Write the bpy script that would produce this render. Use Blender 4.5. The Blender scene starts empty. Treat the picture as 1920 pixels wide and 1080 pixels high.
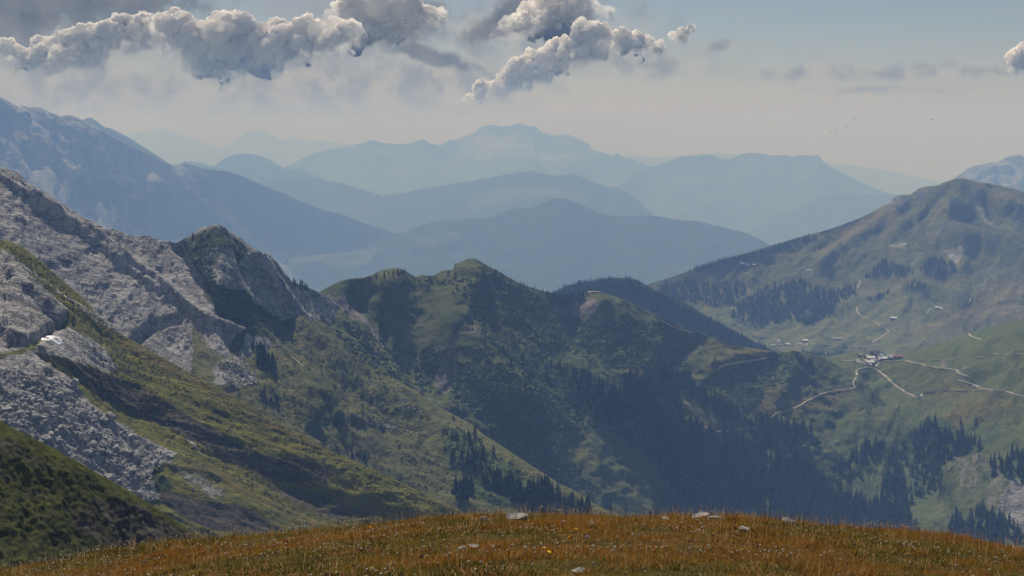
import bpy, math, random
import numpy as np
from mathutils import Vector
random.seed(7); RNG = np.random.default_rng(7)
SC = bpy.context.scene
COL = SC.collection
R = math.radians

# ------------------------------------------------------------------ camera, sun, exposure
FPX = 2637.0                       # focal length in photo pixels (1920 wide)
HOR = 230.0                        # photo row of the true horizon
PITCH = math.atan((540.0 - HOR) / FPX)
CZ = 1.7
cam_d = bpy.data.cameras.new('camera'); cam = bpy.data.objects.new('camera', cam_d); COL.objects.link(cam)
cam_d.sensor_width = 36.0; cam_d.lens = 36.0 * FPX / 1920.0
cam_d.clip_start = 0.3; cam_d.clip_end = 200000
cam.location = (0, 0, CZ); cam.rotation_euler = (math.pi / 2 - PITCH, 0, 0)
SC.camera = cam
SC.view_settings.view_transform = 'Standard'; SC.view_settings.look = 'None'
SC.view_settings.gamma = 1.0; SC.view_settings.use_curve_mapping = False
SC.view_settings.exposure = 0.18
SC.cycles.max_bounces = 8; SC.cycles.transparent_max_bounces = 24; SC.cycles.diffuse_bounces = 3; SC.cycles.volume_bounces = 0
SC.cycles.use_denoising = True
SUN_AZ, SUN_EL = -20.0, 55.0       # degrees; azimuth from the view direction, negative = left
sdir = Vector((math.sin(R(SUN_AZ)) * math.cos(R(SUN_EL)), math.cos(R(SUN_AZ)) * math.cos(R(SUN_EL)), math.sin(R(SUN_EL))))
sun_d = bpy.data.lights.new('sun', 'SUN'); sun_d.energy = 4.6; sun_d.angle = R(1.5); sun_d.color = (1.0, 0.93, 0.84)
sun = bpy.data.objects.new('sun', sun_d); COL.objects.link(sun); sun.location = (0, 0, 500)
sun.rotation_euler = sdir.to_track_quat('Z', 'Y').to_euler()

# ------------------------------------------------------------------ node helper
class NT:
    def __init__(s, tree): s.t = tree; s.l = tree.links; s.n = tree.nodes
    def put(s, sock, v):
        if v is None: return
        if isinstance(v, bpy.types.NodeSocket): s.l.new(v, sock)
        elif sock.type == 'RGBA' and not isinstance(v, (int, float)): sock.default_value = (*v[:3], 1.0)
        else: sock.default_value = v
    def node(s, typ, ins=None, **kw):
        n = s.n.new(typ)
        for k, v in kw.items(): setattr(n, k, v)
        for k, v in (ins or {}).items(): s.put(n.inputs[k], v)
        return n
    def m(s, op, a, b=None, c=None, clamp=False):
        n = s.n.new('ShaderNodeMath'); n.operation = op; n.use_clamp = clamp
        s.put(n.inputs[0], a); s.put(n.inputs[1], b); s.put(n.inputs[2], c)
        return n.outputs[0]
    def v(s, op, a, b=None):
        n = s.n.new('ShaderNodeVectorMath'); n.operation = op
        s.put(n.inputs[0], a); s.put(n.inputs[1], b)
        return n.outputs['Value'] if op in ('LENGTH', 'DOT_PRODUCT') else n.outputs[0]
    def xyz(s, x, y, z=0.0): return s.node('ShaderNodeCombineXYZ', {0: x, 1: y, 2: z}).outputs[0]
    def sep(s, v): return s.node('ShaderNodeSeparateXYZ', {0: v}).outputs
    def noise(s, vec, scale, detail=5, rough=0.55, dist=0.0):
        return s.node('ShaderNodeTexNoise', {'Vector': vec, 'Scale': scale, 'Detail': detail, 'Roughness': rough, 'Distortion': dist}).outputs[0]
    def sm(s, x, lo, hi):          # smoothstep
        return s.node('ShaderNodeMapRange', {0: x, 1: lo, 2: hi, 3: 0.0, 4: 1.0}, interpolation_type='SMOOTHSTEP').outputs[0]
    def lin(s, x, lo, hi, a=0.0, b=1.0):
        return s.node('ShaderNodeMapRange', {0: x, 1: lo, 2: hi, 3: a, 4: b}).outputs[0]
    def mix(s, f, a, b):
        n = s.n.new('ShaderNodeMix'); n.data_type = 'RGBA'
        s.put(n.inputs[0], f); s.put(n.inputs[6], a); s.put(n.inputs[7], b)
        return n.outputs[2]
    def mul(s, a, b):
        n = s.n.new('ShaderNodeMix'); n.data_type = 'RGBA'; n.blend_type = 'MULTIPLY'
        s.put(n.inputs[0], 1.0); s.put(n.inputs[6], a); s.put(n.inputs[7], b)
        return n.outputs[2]
    def attr(s, name, out='Fac'): return s.node('ShaderNodeAttribute', attribute_name=name).outputs[out]

# ------------------------------------------------------------------ sky
world = bpy.data.worlds.new('World'); SC.world = world; world.use_nodes = True
world.cycles.sampling_method = 'MANUAL'; world.cycles.sample_map_resolution = 1024
def build_sky():
    T = NT(world.node_tree); T.n.clear()
    D = 180 / math.pi / FPX            # degrees per photo pixel
    g = T.node('ShaderNodeTexCoord').outputs['Generated']
    x, y, z = T.sep(g)
    az = T.m('MULTIPLY', T.m('ARCTAN2', x, y), 180 / math.pi)
    el = T.m('MULTIPLY', T.m('ARCSINE', z), 180 / math.pi)
    P = T.xyz(az, el)
    nish = T.node('ShaderNodeTexSky', sky_type='NISHITA', sun_disc=False, sun_elevation=R(SUN_EL), sun_rotation=R(SUN_AZ % 360),
                  altitude=1800, air_density=1.2, dust_density=0.7, ozone_density=2.0).outputs[0]
    skyc = T.mul(nish, (SKY_K, SKY_K * 0.96, SKY_K * 1.04))
    # soft high veil, thick on the left, thin on the right, broken overhead
    nv = T.noise(T.v('MULTIPLY', g, (4.0, 4.0, 14.0)), 1.0, 5, 0.55, 0.5)
    cov = T.lin(az, -8.0, 13.0, 0.55, 0.0)
    cov = T.m('ADD', cov, T.m('MULTIPLY', T.sm(el, 8, 30), 0.15))
    veil = T.sm(T.m('ADD', nv, T.m('MULTIPLY', T.m('SUBTRACT', cov, 0.5), 1.1)), 0.30, 0.85)
    base = T.mix(T.m('MULTIPLY', veil, 0.9), skyc, (0.28, 0.281, 0.287))
    # the band of sky low over the horizon ahead carries the modelled clouds; elsewhere the veil alone goes on
    def blob(Pv, cx, cy, rx, ry, rot=0.0, w=1.0):
        d = T.v('SUBTRACT', Pv, ((cx - 960) * D, (HOR - cy) * D, 0))
        if rot: d = T.node('ShaderNodeVectorRotate', {'Vector': d, 'Angle': R(-rot)}, rotation_type='Z_AXIS').outputs[0]
        d = T.v('LENGTH', T.v('MULTIPLY', d, (1 / (rx * D), 1 / (ry * D), 0)))
        return T.m('MULTIPLY', T.m('SUBTRACT', 1.0, d), w)
    def warp(Pv):
        wv = T.node('ShaderNodeTexNoise', {'Vector': Pv, 'Scale': 0.8, 'Detail': 2, 'Roughness': 0.5}).outputs[1]
        return T.v('ADD', Pv, T.v('MULTIPLY', T.v('SUBTRACT', wv, (0.5, 0.5, 0.5)), (1.1, 0.8, 0)))
    def mass(Pw, blobs):
        acc = None
        for b in blobs:
            f = blob(Pw, *b)
            acc = f if acc is None else T.m('SMOOTH_MAX', acc, f, 0.2)
        return T.m('MAXIMUM', acc, -1.2)
    def billow(Pw, detail, scale=1.45):
        vo = T.node('ShaderNodeTexVoronoi', {'Vector': Pw, 'Scale': scale, 'Detail': detail, 'Roughness': 0.6, 'Lacunarity': 2.15}, voronoi_dimensions='2D', feature='F1', normalize=True).outputs[0]
        return T.m('SUBTRACT', 0.36, vo)
    col = base
    # thin cirrus, stretched along the wind
    pc = T.node('ShaderNodeMapping', {'Vector': P, 'Rotation': (0, 0, R(-7)), 'Scale': (0.10, 0.9, 1)}).outputs[0]
    cir = T.sm(T.noise(pc, 1.3, 7, 0.6, 0.9), 0.52, 0.74)
    col = T.mix(T.m('MULTIPLY', cir, 0.45), col, (0.34, 0.33, 0.325))
    # half-dissolved grey heaps
    soft = [(560, 160, 300, 75), (220, 165, 280, 55), (820, 150, 260, 80, -8), (60, 110, 220, 70), (1200, 125, 200, 34), (1500, 140, 150, 16), (1690, 138, 200, 20), (1650, 173, 150, 11), (1815, 142, 70, 20), (1350, 88, 40, 12), (120, 190, 160, 30), (980, 60, 300, 70)]
    Pw = warp(P); f0 = T.m('ADD', mass(Pw, soft), T.m('MULTIPLY', T.m('SUBTRACT', T.noise(Pw, 1.1, 7, 0.6), 0.5), 1.8))
    tone = T.m('ADD', T.noise(T.v('ADD', Pw, (7.0, 3.0, 0)), 0.8, 6, 0.6), T.m('MULTIPLY', billow(Pw, 3.0, 1.0), 0.25))
    col = T.mix(T.m('MULTIPLY', T.sm(f0, -0.2, 0.9), 0.8), col, T.mix(T.sm(tone, 0.40, 0.64), (0.215, 0.228, 0.248), (0.40, 0.38, 0.36)))
    Pe = warp(P); ne = T.m('SUBTRACT', T.noise(Pe, 1.4, 8, 0.56), 0.5)
    # near, dark, ragged stratus
    dk = [(60, 35, 290, 66, 6), (260, 15, 180, 40), (160, 124, 75, 24), (0, 75, 130, 40), (770, 55, 80, 34, 30), (800, 100, 120, 20, -20), (940, 45, 100, 28, 25), (300, 80, 60, 20, 25)]
    f = T.m('ADD', mass(Pe, dk), T.m('MULTIPLY', ne, 1.6))
    col = T.mix(T.m('MULTIPLY', T.sm(f, -0.15, 0.6), 0.88), col, T.mix(T.sm(T.noise(Pe, 0.7, 6, 0.6), 0.36, 0.64), (0.062, 0.072, 0.088), (0.155, 0.16, 0.17)))
    b0 = T.node('ShaderNodeBackground', {'Color': base}); b1 = T.node('ShaderNodeBackground', {'Color': col})
    inside = T.m('MULTIPLY', T.m('MULTIPLY', T.sm(el, 14.0, 9.0), T.sm(el, -3.0, -2.0)), T.sm(T.m('ABSOLUTE', az), 36.0, 28.0))
    mx = T.node('ShaderNodeMixShader', {0: inside}); T.l.new(b0.outputs[0], mx.inputs[1]); T.l.new(b1.outputs[0], mx.inputs[2])
    out = T.node('ShaderNodeOutputWorld'); T.l.new(mx.outputs[0], out.inputs[0])
SKY_K = 0.047
build_sky()

# ------------------------------------------------------------------ geometry helpers
SP, CP = math.sin(PITCH), math.cos(PITCH)
def at(px, py, Y):                 # a bearing in the photo and a real distance give a place in the world
    px = np.asarray(px, float); py = np.asarray(py, float); Y = np.asarray(Y, float)
    dy = FPX * CP + (540 - py) * SP; dz = -FPX * SP + (540 - py) * CP
    return np.stack([(px - 960) / dy * Y, Y + 0 * px, CZ + dz / dy * Y], -1)
def dep(py):                       # tangent of the angle below the horizon
    return -(-FPX * SP + (540 - py) * CP) / (FPX * CP + (540 - py) * SP)
def proj(P):
    X, Y, Z = P[..., 0], P[..., 1], P[..., 2] - CZ
    d = np.maximum(Y * CP - Z * SP, 1e-3); u = Y * SP + Z * CP
    return 960 + FPX * X / d, 540 - FPX * u / d
def _hash(ix, iy, iz):
    h = (ix.astype(np.uint32) * np.uint32(374761393) + iy.astype(np.uint32) * np.uint32(668265263) + iz.astype(np.uint32) * np.uint32(2246822519))
    h = (h ^ (h >> np.uint32(13))) * np.uint32(1274126177); h = h ^ (h >> np.uint32(16)); h = h * np.uint32(2654435769); h ^= h >> np.uint32(15)
    return h
GR = np.array([[1,1,0],[-1,1,0],[1,-1,0],[-1,-1,0],[1,0,1],[-1,0,1],[1,0,-1],[-1,0,-1],[0,1,1],[0,-1,1],[0,1,-1],[0,-1,-1],[1,1,0],[-1,1,0],[0,-1,1],[0,-1,-1]], float)
def gnoise(P):
    i = np.floor(P).astype(np.int64); f = P - i; w = f * f * f * (f * (f * 6 - 15) + 10); out = 0
    with np.errstate(over='ignore'):
        for dx in (0, 1):
            for dy in (0, 1):
                for dz in (0, 1):
                    g = GR[_hash(i[..., 0] + dx, i[..., 1] + dy, i[..., 2] + dz) & np.uint32(15)]
                    d = (g * (f - (dx, dy, dz))).sum(-1)
                    out = out + d * (w[..., 0] if dx else 1 - w[..., 0]) * (w[..., 1] if dy else 1 - w[..., 1]) * (w[..., 2] if dz else 1 - w[..., 2])
    return out
def fbm(P, octs=4, gain=0.5, ridged=False, seed=0.0):
    s = 0; a = 1.0; P = P + seed * 17.31 + 0.37
    for k in range(octs):
        n = gnoise(P)
        s = s + a * ((1 - 2.2 * np.abs(n)) - 0.5 if ridged else n * 1.4)
        P = P * 2.03 + 11.7; a *= gain
    return s
def seg_dist(px, py, poly, closed=True):
    poly = np.asarray(poly, float); n = len(poly); d = np.full(px.shape, 1e9); ins = np.zeros(px.shape, bool)
    for k in range(n if closed else n - 1):
        x0, y0 = poly[k]; x1, y1 = poly[(k + 1) % n]
        ex, ey = x1 - x0, y1 - y0; t = np.clip(((px - x0) * ex + (py - y0) * ey) / (ex * ex + ey * ey + 1e-9), 0, 1)
        d = np.minimum(d, np.hypot(px - x0 - t * ex, py - y0 - t * ey))
        if closed:
            c = (y0 > py) != (y1 > py)
            ins ^= c & (px < (x1 - x0) * (py - y0) / (y1 - y0 + 1e-12) + x0)
    return np.where(ins, d, -d) if closed else d
def sstep(x, a, b):
    t = np.clip((x - a) / (b - a), 0, 1); return t * t * (3 - 2 * t)
def mesh_np(name, V, Fq, mat, attrs=None, smooth=True, parent=None):
    """V (n,3); Fq (m,k) all of one size"""
    me = bpy.data.meshes.new(name); V = np.asarray(V, np.float32); Fq = np.asarray(Fq, np.int32)
    k = Fq.shape[1]; me.vertices.add(len(V)); me.vertices.foreach_set('co', V.ravel())
    me.loops.add(Fq.size); me.loops.foreach_set('vertex_index', Fq.ravel())
    me.polygons.add(len(Fq)); me.polygons.foreach_set('loop_start', np.arange(0, Fq.size, k, dtype=np.int32))
    me.update(calc_edges=True)
    me.polygons.foreach_set('use_smooth', np.full(len(Fq), smooth))
    for an, (typ, val) in (attrs or {}).items():
        a = me.attributes.new(an, typ, 'POINT'); val = np.asarray(val, np.float32)
        a.data.foreach_set({'FLOAT': 'value', 'FLOAT_VECTOR': 'vector', 'FLOAT_COLOR': 'color'}[typ], val.ravel())
    if mat: me.materials.append(mat)
    me.validate()
    if parent is False: return me
    o = bpy.data.objects.new(name, me); COL.objects.link(o)
    if parent: o.parent = parent
    return o
def tag(o, label=None, cat=None, group=None, kind=None):
    if label: o['label'] = label
    if cat: o['category'] = cat
    if group: o['group'] = group
    if kind: o['kind'] = kind
    return o

# ------------------------------------------------------------------ materials
def new_mat(name):
    m = bpy.data.materials.new(name); m.use_nodes = True; T = NT(m.node_tree); T.n.clear()
    return m, T
def finish(T, col, rough=0.9, bump=None, bs=0.5, bd=1.0, spec=0.15):
    b = T.node('ShaderNodeBsdfPrincipled', {'Base Color': col, 'Roughness': rough, 'Specular IOR Level': spec})
    if bump is not None:
        bn = T.node('ShaderNodeBump', {'Height': bump, 'Strength': bs, 'Distance': bd}); T.l.new(bn.outputs[0], b.inputs['Normal'])
    o = T.node('ShaderNodeOutputMaterial'); T.l.new(b.outputs[0], o.inputs[0])
def ground_mat(name, px_m, grass=((0.035, 0.045, 0.014), (0.085, 0.085, 0.026)), dry=((0.095, 0.08, 0.028), (0.155, 0.125, 0.046)),
               lush=((0.052, 0.074, 0.024), (0.098, 0.116, 0.040)), wood=((0.018, 0.030, 0.013), (0.044, 0.062, 0.024)),
               earth=((0.05, 0.045, 0.04), (0.16, 0.145, 0.125)), scree=((0.13, 0.125, 0.12), (0.32, 0.31, 0.295)),
               rock=((0.09, 0.088, 0.088), (0.27, 0.26, 0.25)), bump=1.0, flowrock=1.0):
    """px_m: metres covered by one pixel where this ground lies; sets the grain of every layer"""
    m, T = new_mat(name)
    pos = T.node('ShaderNodeNewGeometry').outputs['Position']
    flow = T.attr('flow', 'Vector')
    n1 = T.noise(pos, 1 / (px_m * 60), 6, 0.6)
    n2 = T.noise(pos, 1 / (px_m * 14), 6, 0.65)
    n3 = T.noise(pos, 1 / (px_m * 4), 5, 0.7)
    st = T.noise(T.v('MULTIPLY', flow, (1 / (px_m * 70), 1 / (px_m * 7), 1 / (px_m * 7))), 1.0, 6, 0.65, 0.4)
    st2 = T.noise(T.v('MULTIPLY', flow, (1 / (px_m * 260), 1 / (px_m * 15), 1 / (px_m * 15))), 1.0, 5, 0.6, 0.3)
    mixn = T.m('ADD', T.m('MULTIPLY', n1, 0.4), T.m('ADD', T.m('MULTIPLY', n2, 0.35), T.m('MULTIPLY', n3, 0.25)))
    mixs = T.m('ADD', T.m('MULTIPLY', st2, 0.35), T.m('ADD', T.m('MULTIPLY', st, 0.35), T.m('MULTIPLY', n3, 0.3)))
    fine = T.sm(mixn, 0.36, 0.64); stf = T.sm(mixs, 0.34, 0.66)
    def mask(a, k=0.9, soft=0.12, src=None):
        return T.sm(T.m('ADD', T.attr(a), T.m('MULTIPLY', T.m('SUBTRACT', src or mixn, 0.5), k * 1.9)), 0.5 - soft, 0.5 + soft)
    def two(c, f): return T.mix(f, c[0], c[1])
    col = two(grass, T.m('ADD', T.m('MULTIPLY', fine, 0.6), T.m('MULTIPLY', stf, 0.4)))
    col = T.mix(mask('lush', 0.8, 0.3), col, two(lush, stf))
    col = T.mix(mask('dry', 1.0, 0.3, mixs), col, two(dry, fine))
    col = T.mix(mask('wood', 1.0, 0.14), col, two(wood, T.sm(n3, 0.35, 0.65)))
    col = T.mix(mask('earth', 0.9, 0.14, mixs), col, two(earth, stf))
    col = T.mix(mask('scree', 0.9, 0.10), col, two(scree, T.sm(T.m('ADD', T.m('MULTIPLY', n3, 0.6), T.m('MULTIPLY', n2, 0.4)), 0.35, 0.65)))
    rk = two(rock, T.m('ADD', T.m('MULTIPLY', stf, 0.55 * flowrock), T.m('MULTIPLY', fine, 1 - 0.55 * flowrock)))
    # thin dark joints in the rock, along and across the beds
    j1 = T.m('ABSOLUTE', T.m('SUBTRACT', T.noise(T.v('MULTIPLY', flow, (1 / (px_m * 90), 1 / (px_m * 16), 1 / (px_m * 16))), 1.0, 5, 0.6, 0.5), 0.5))
    j2 = T.m('ABSOLUTE', T.m('SUBTRACT', T.noise(T.v('MULTIPLY', flow, (1 / (px_m * 14), 1 / (px_m * 40), 1 / (px_m * 40))), 1.0, 4, 0.6, 0.5), 0.5))
    jj = T.m('MULTIPLY', T.sm(j1, 0.0, 0.035), T.sm(j2, 0.0, 0.022))
    rk = T.mul(rk, T.mix(jj, (0.5, 0.5, 0.52), (1, 1, 1)))
    rmask = mask('rock', 0.8, 0.10, mixs)
    col = T.mix(rmask, col, rk)
    soft_ = T.m('SUBTRACT', 2.0, T.m('MULTIPLY', rmask, 1.7))
    h = T.m('ADD', T.m('MULTIPLY', n2, soft_), T.m('ADD', T.m('MULTIPLY', n3, 0.9), T.m('MULTIPLY', T.m('ADD', st, T.m('MULTIPLY', jj, 0.5)), T.m('ADD', 0.6, T.m('MULTIPLY', rmask, 1.5)))))
    finish(T, col, 0.95, h, 0.55 * bump, px_m * 5, 0.08)
    return m
def plain_mat(name, c0, c1, scale, rough=0.85, bs=0.3, bd=0.05, spec=0.2, detail=5):
    m, T = new_mat(name)
    n = T.noise(T.node('ShaderNodeTexCoord').outputs['Object'], scale, detail, 0.6)
    rnd = T.node('ShaderNodeObjectInfo').outputs['Random']
    f = T.m('ADD', T.sm(n, 0.3, 0.7), T.m('MULTIPLY', T.m('SUBTRACT', rnd, 0.5), 0.5), clamp=True)
    finish(T, T.mix(f, c0, c1), rough, n, bs, bd, spec)
    return m
def attr_mat(name, attr='tint', rough=0.85, trans=0.0):
    m, T = new_mat(name)
    c = T.attr(attr, 'Color')
    n = T.noise(T.node('ShaderNodeNewGeometry').outputs['Position'], 3.0, 3)
    c = T.mul(c, T.mix(n, (0.75, 0.75, 0.75), (1.2, 1.2, 1.2)))
    b = T.node('ShaderNodeBsdfPrincipled', {'Base Color': c, 'Roughness': rough, 'Specular IOR Level': 0.12})
    o = T.node('ShaderNodeOutputMaterial')
    if trans:
        tr = T.node('ShaderNodeBsdfTranslucent', {'Color': c}); mx = T.node('ShaderNodeMixShader', {0: trans})
        T.l.new(b.outputs[0], mx.inputs[1]); T.l.new(tr.outputs[0], mx.inputs[2]); T.l.new(mx.outputs[0], o.inputs[0])
    else: T.l.new(b.outputs[0], o.inputs[0])
    return m

# ------------------------------------------------------------------ landforms
FLOOR = -2600.0
LF = {}
ZONES = ('rock', 'scree', 'dry', 'wood', 'earth', 'lush')
def landform(name, crest, rows, mat, step=5.0, vstep=5.0, back=(600, 0.6), noises=(), base=None, zones=(), feats=(), flow=(1, 0, -0.3),
             smooth=4, fade=6, crest_keep=0.15, label=None, xr=None, csm=0):
    c = np.array(crest, float); x0, x1 = (c[0, 0], c[-1, 0]) if xr is None else xr
    px = np.arange(x0, x1 + 0.01, step); n = len(px)
    def smth(a, k):
        for _ in range(k): a[1:-1] = (a[:-2] + 2 * a[1:-1] + a[2:]) / 4
        return a
    py = smth(np.interp(px, c[:, 0], c[:, 1]), csm); Y = smth(np.interp(px, c[:, 0], c[:, 2]), 30)
    pys, Ys = [py], [Y]
    for r, Tn in rows:
        p2 = pys[-1] + r if isinstance(r, (int, float)) else smth(np.interp(px, [q[0] for q in r], [q[1] for q in r]), 20)
        p2 = np.maximum(p2, pys[-1] + 2.0)
        a0, a1 = dep(pys[-1]), dep(p2); Tn = np.maximum(Tn, -np.minimum(a0, a1) + 0.05)
        Ys.append(Ys[-1] * (Tn + a0) / (Tn + a1)); pys.append(p2)
    grid = []
    B, bt = back
    top = at(px, py, Y)
    for k in (1.0, 0.5, 0.2, 0.06):
        q = top.copy(); q[:, 1] += B * k; q[:, 2] -= B * bt * k; q[:, 0] *= (1 + B * k / Y); grid.append(q)
    nb = len(grid); grid.append(top)
    for k in range(len(pys) - 1):
        A, Bp = at(px, pys[k], Ys[k]), at(px, pys[k + 1], Ys[k + 1])
        ns = max(2, int(np.mean(pys[k + 1] - pys[k]) / vstep))
        for j in range(1, ns + 1): grid.append(A + (Bp - A) * j / ns)
    last = grid[-1].copy(); dz = np.maximum(last[:, 2] - (FLOOR - 4), 5); last[:, 2] -= dz; last[:, 1] -= np.minimum(dz * 0.6, last[:, 1] * 0.25)
    nlast = len(grid); grid.append(last)
    G = np.array(grid)
    for _ in range(smooth):
        G[nb + 1:nlast] = (G[nb:nlast - 1] + 2 * G[nb + 1:nlast] + G[nb + 2:nlast + 1] if False else G[nb:nlast - 1] + 2 * G[nb + 1:nlast] + np.concatenate([G[nb + 2:nlast], G[nlast - 1:nlast]])) / 4
    ppx, ppy = proj(G)
    def normals(G):
        du = np.gradient(G, axis=1); dv = np.gradient(G, axis=0); N = np.cross(dv, du)
        N /= np.linalg.norm(N, axis=-1, keepdims=True) + 1e-9
        N[N[..., 2] < 0] *= -1
        return N
    N = normals(G)
    fl = np.array(flow, float); fl /= np.linalg.norm(fl)
    s1 = np.cross(fl, (0, 0, 1.0)); s1 /= np.linalg.norm(s1); s2 = np.cross(s1, fl)
    FC = np.stack([G @ fl, G @ s1, G @ s2], -1)
    ri = np.arange(len(G))[:, None]; w = crest_keep + (1 - crest_keep) * np.clip((ri - nb) / fade, 0, 1); w[ri < nb] = crest_keep
    w = w * np.ones(n)
    disp = np.zeros(G.shape[:2])
    for k, nz in enumerate(noises):
        if nz[0] == 'bed':          # stepped ledges along the rock beds
            _, amp, L, wob_, poly = nz
            q = (FC[..., 1] * 0.75 + FC[..., 2] * 0.65) / L + wob_ * fbm(G / (L * 4), 4, 0.55, seed=k)
            fr = q - np.floor(q); e = amp * (np.minimum(fr / 0.8, (1 - fr) / 0.2) - 0.5)
            if poly: e = e * sstep(seg_dist(ppx, ppy, poly), -10, 15)
            disp += e; continue
        amp, L, octs, ridged = nz[:4]; along = nz[4] if len(nz) > 4 else None
        Q = (FC / (along, L, L)) if along else G / L
        e = amp * fbm(Q, octs, 0.52, ridged, seed=k + len(name))
        if len(nz) > 5 and nz[5]:
            d = seg_dist(ppx, ppy, nz[5]); e = e * sstep(d, -15, 25)
        disp += e
    for poly, wid, amp in feats:
        d = seg_dist(ppx, ppy, poly, closed=False); t = np.clip(1 - d / wid, 0, 1); disp += amp * t * t * (3 - 2 * t)
    disp *= w; disp[-1] = 0
    G = G + N * disp[..., None]
    G[..., 2] = np.maximum(G[..., 2], FLOOR - 4)
    zone = {k: np.zeros(G.shape[:2]) for k in ZONES}
    for k, v in (base or {}).items(): zone[k][:] = v
    for a, val, feather, poly in zones:
        m = sstep(seg_dist(ppx, ppy, poly), -feather, feather); zone[a] = zone[a] * (1 - m) + val * m
    V = G.reshape(-1, 3); nr = len(G)
    i = np.arange((nr - 1) * n).reshape(nr - 1, n)[:, :-1].ravel()
    Fq = np.stack([i, i + n, i + n + 1, i + 1], -1)
    at_ = {k: ('FLOAT', zone[k].ravel()) for k in ZONES}; at_['flow'] = ('FLOAT_VECTOR', FC.reshape(-1, 3))
    o = mesh_np(name, V, Fq, mat, at_); o['kind'] = 'structure'
    if label: o['label'] = label
    qx, qy = proj(G)
    LF[name] = dict(x0=x0, step=step, n=n, G=G[nb:nlast], px=qx[nb:nlast], py=qy[nb:nlast])
    return o
def hit1(name, px, py):
    """nearest place where this bearing meets the landform; returns point or None"""
    L = LF[name]; u = (px - L['x0']) / L['step']; i = int(math.floor(u))
    if i < 0 or i >= L['n'] - 1: return None
    t = u - i
    yy = L['py'][:, i] * (1 - t) + L['py'][:, i + 1] * t
    s = (yy[:-1] <= py) & (yy[1:] > py)
    k = np.nonzero(s)[0]
    if len(k) == 0: return None
    best = None
    for k_ in k:
        q = (py - yy[k_]) / (yy[k_ + 1] - yy[k_] + 1e-9); G = L['G']
        P = (G[k_, i] * (1 - t) + G[k_, i + 1] * t) * (1 - q) + (G[k_ + 1, i] * (1 - t) + G[k_ + 1, i + 1] * t) * q
        if best is None or P[1] < best[1]: best = P
    return best
def hit(px, py, names=None):
    best, bn = None, None
    for nme in (names or LF):
        P = hit1(nme, px, py)
        if P is not None and (best is None or P[1] < best[1]): best, bn = P, nme
    return best, bn

# ------------------------------------------------------------------ the ground, far to near
M_floor = plain_mat('valley_ground_grass', (0.05, 0.07, 0.03), (0.08, 0.10, 0.04), 0.002, 0.95)
s = 66000.0
o = mesh_np('valley_ground', [(-s, -s, FLOOR), (s, -s, FLOOR), (s, s, FLOOR), (-s, s, FLOOR)], [(0, 1, 2, 3)], M_floor); o['kind'] = 'structure'
LABELS = {'valley_ground': 'hazy valley floor spreading under all the mountains', 'far_faint_mountains': 'faintest grey peaks on the horizon at left', 'far_right_ridge': 'pale faint ridge behind the right massif', 'central_massif': 'broad hazy massif with a flat rocky top at the centre', 'right_massif': 'hazy flat-topped massif right of the centre', 'right_low_ridge': 'low blue ridge left of the right mountain', 'far_right_peak': 'grey rocky peak at the right edge', 'left_back_ridge': 'blue summits just behind the left mountain', 'round_far_hill': 'round hazy blue hill left of the massif', 'wooded_far_hill': 'wooded blue hill in front of the round hill', 'meadow_hill': 'blue hill with pale meadows below the massif', 'left_mountain': 'large blue mountain slope at upper left', 'blue_wooded_hill': 'broad blue wooded hill in the centre', 'right_mountain': 'green brown mountain with a rounded summit at right', 'wooded_hill': 'dark wooded hill just behind the middle ridge', 'village_meadows': 'green meadows around the village at right', 'middle_ridge': 'scrub covered ridge across the middle', 'left_bowl': 'grassy hollow between the slabs and the ridge', 'rock_slabs': 'grey limestone slabs and rocky peak at left', 'left_slope': 'green rib with eroded banks and boulder field at left', 'near_left_slope': 'dark grassy slope at bottom left'}
o['label'] = LABELS['valley_ground']
M_far = ground_mat('far_mountain_ground', 18.0, bump=0.6)
M_mid = ground_mat('blue_hill_ground', 7.0, bump=1.1, wood=((0.016, 0.026, 0.014), (0.05, 0.066, 0.03)), rock=((0.10, 0.10, 0.10), (0.36, 0.35, 0.33)), lush=((0.06, 0.075, 0.03), (0.10, 0.115, 0.045)))
M_rm = ground_mat('right_mountain_ground', 3.4, grass=((0.05, 0.058, 0.022), (0.105, 0.105, 0.036)), lush=((0.065, 0.086, 0.03), (0.12, 0.138, 0.048)), dry=((0.115, 0.095, 0.04), (0.175, 0.145, 0.062)))
M_rid = ground_mat('ridge_ground', 1.7, wood=((0.034, 0.050, 0.020), (0.075, 0.098, 0.036)), grass=((0.05, 0.06, 0.02), (0.115, 0.115, 0.036)), earth=((0.07, 0.064, 0.058), (0.22, 0.20, 0.18)))
M_slab = ground_mat('slab_rock_ground', 1.25, bump=1.4, rock=((0.21, 0.205, 0.20), (0.40, 0.385, 0.37)))
M_left = ground_mat('left_slope_ground', 0.75, bump=1.3, grass=((0.07, 0.075, 0.016), (0.15, 0.14, 0.03)), lush=((0.095, 0.108, 0.019), (0.19, 0.18, 0.036)), rock=((0.20, 0.192, 0.185), (0.46, 0.435, 0.40)), scree=((0.15, 0.145, 0.14), (0.40, 0.385, 0.365)), earth=((0.034, 0.029, 0.021), (0.125, 0.108, 0.080)))
M_near = ground_mat('near_slope_ground', 0.22, bump=0.9, grass=((0.028, 0.034, 0.008), (0.065, 0.066, 0.014)), lush=((0.045, 0.056, 0.010), (0.10, 0.104, 0.018)), earth=((0.024, 0.021, 0.016), (0.09, 0.08, 0.064)))

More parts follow.
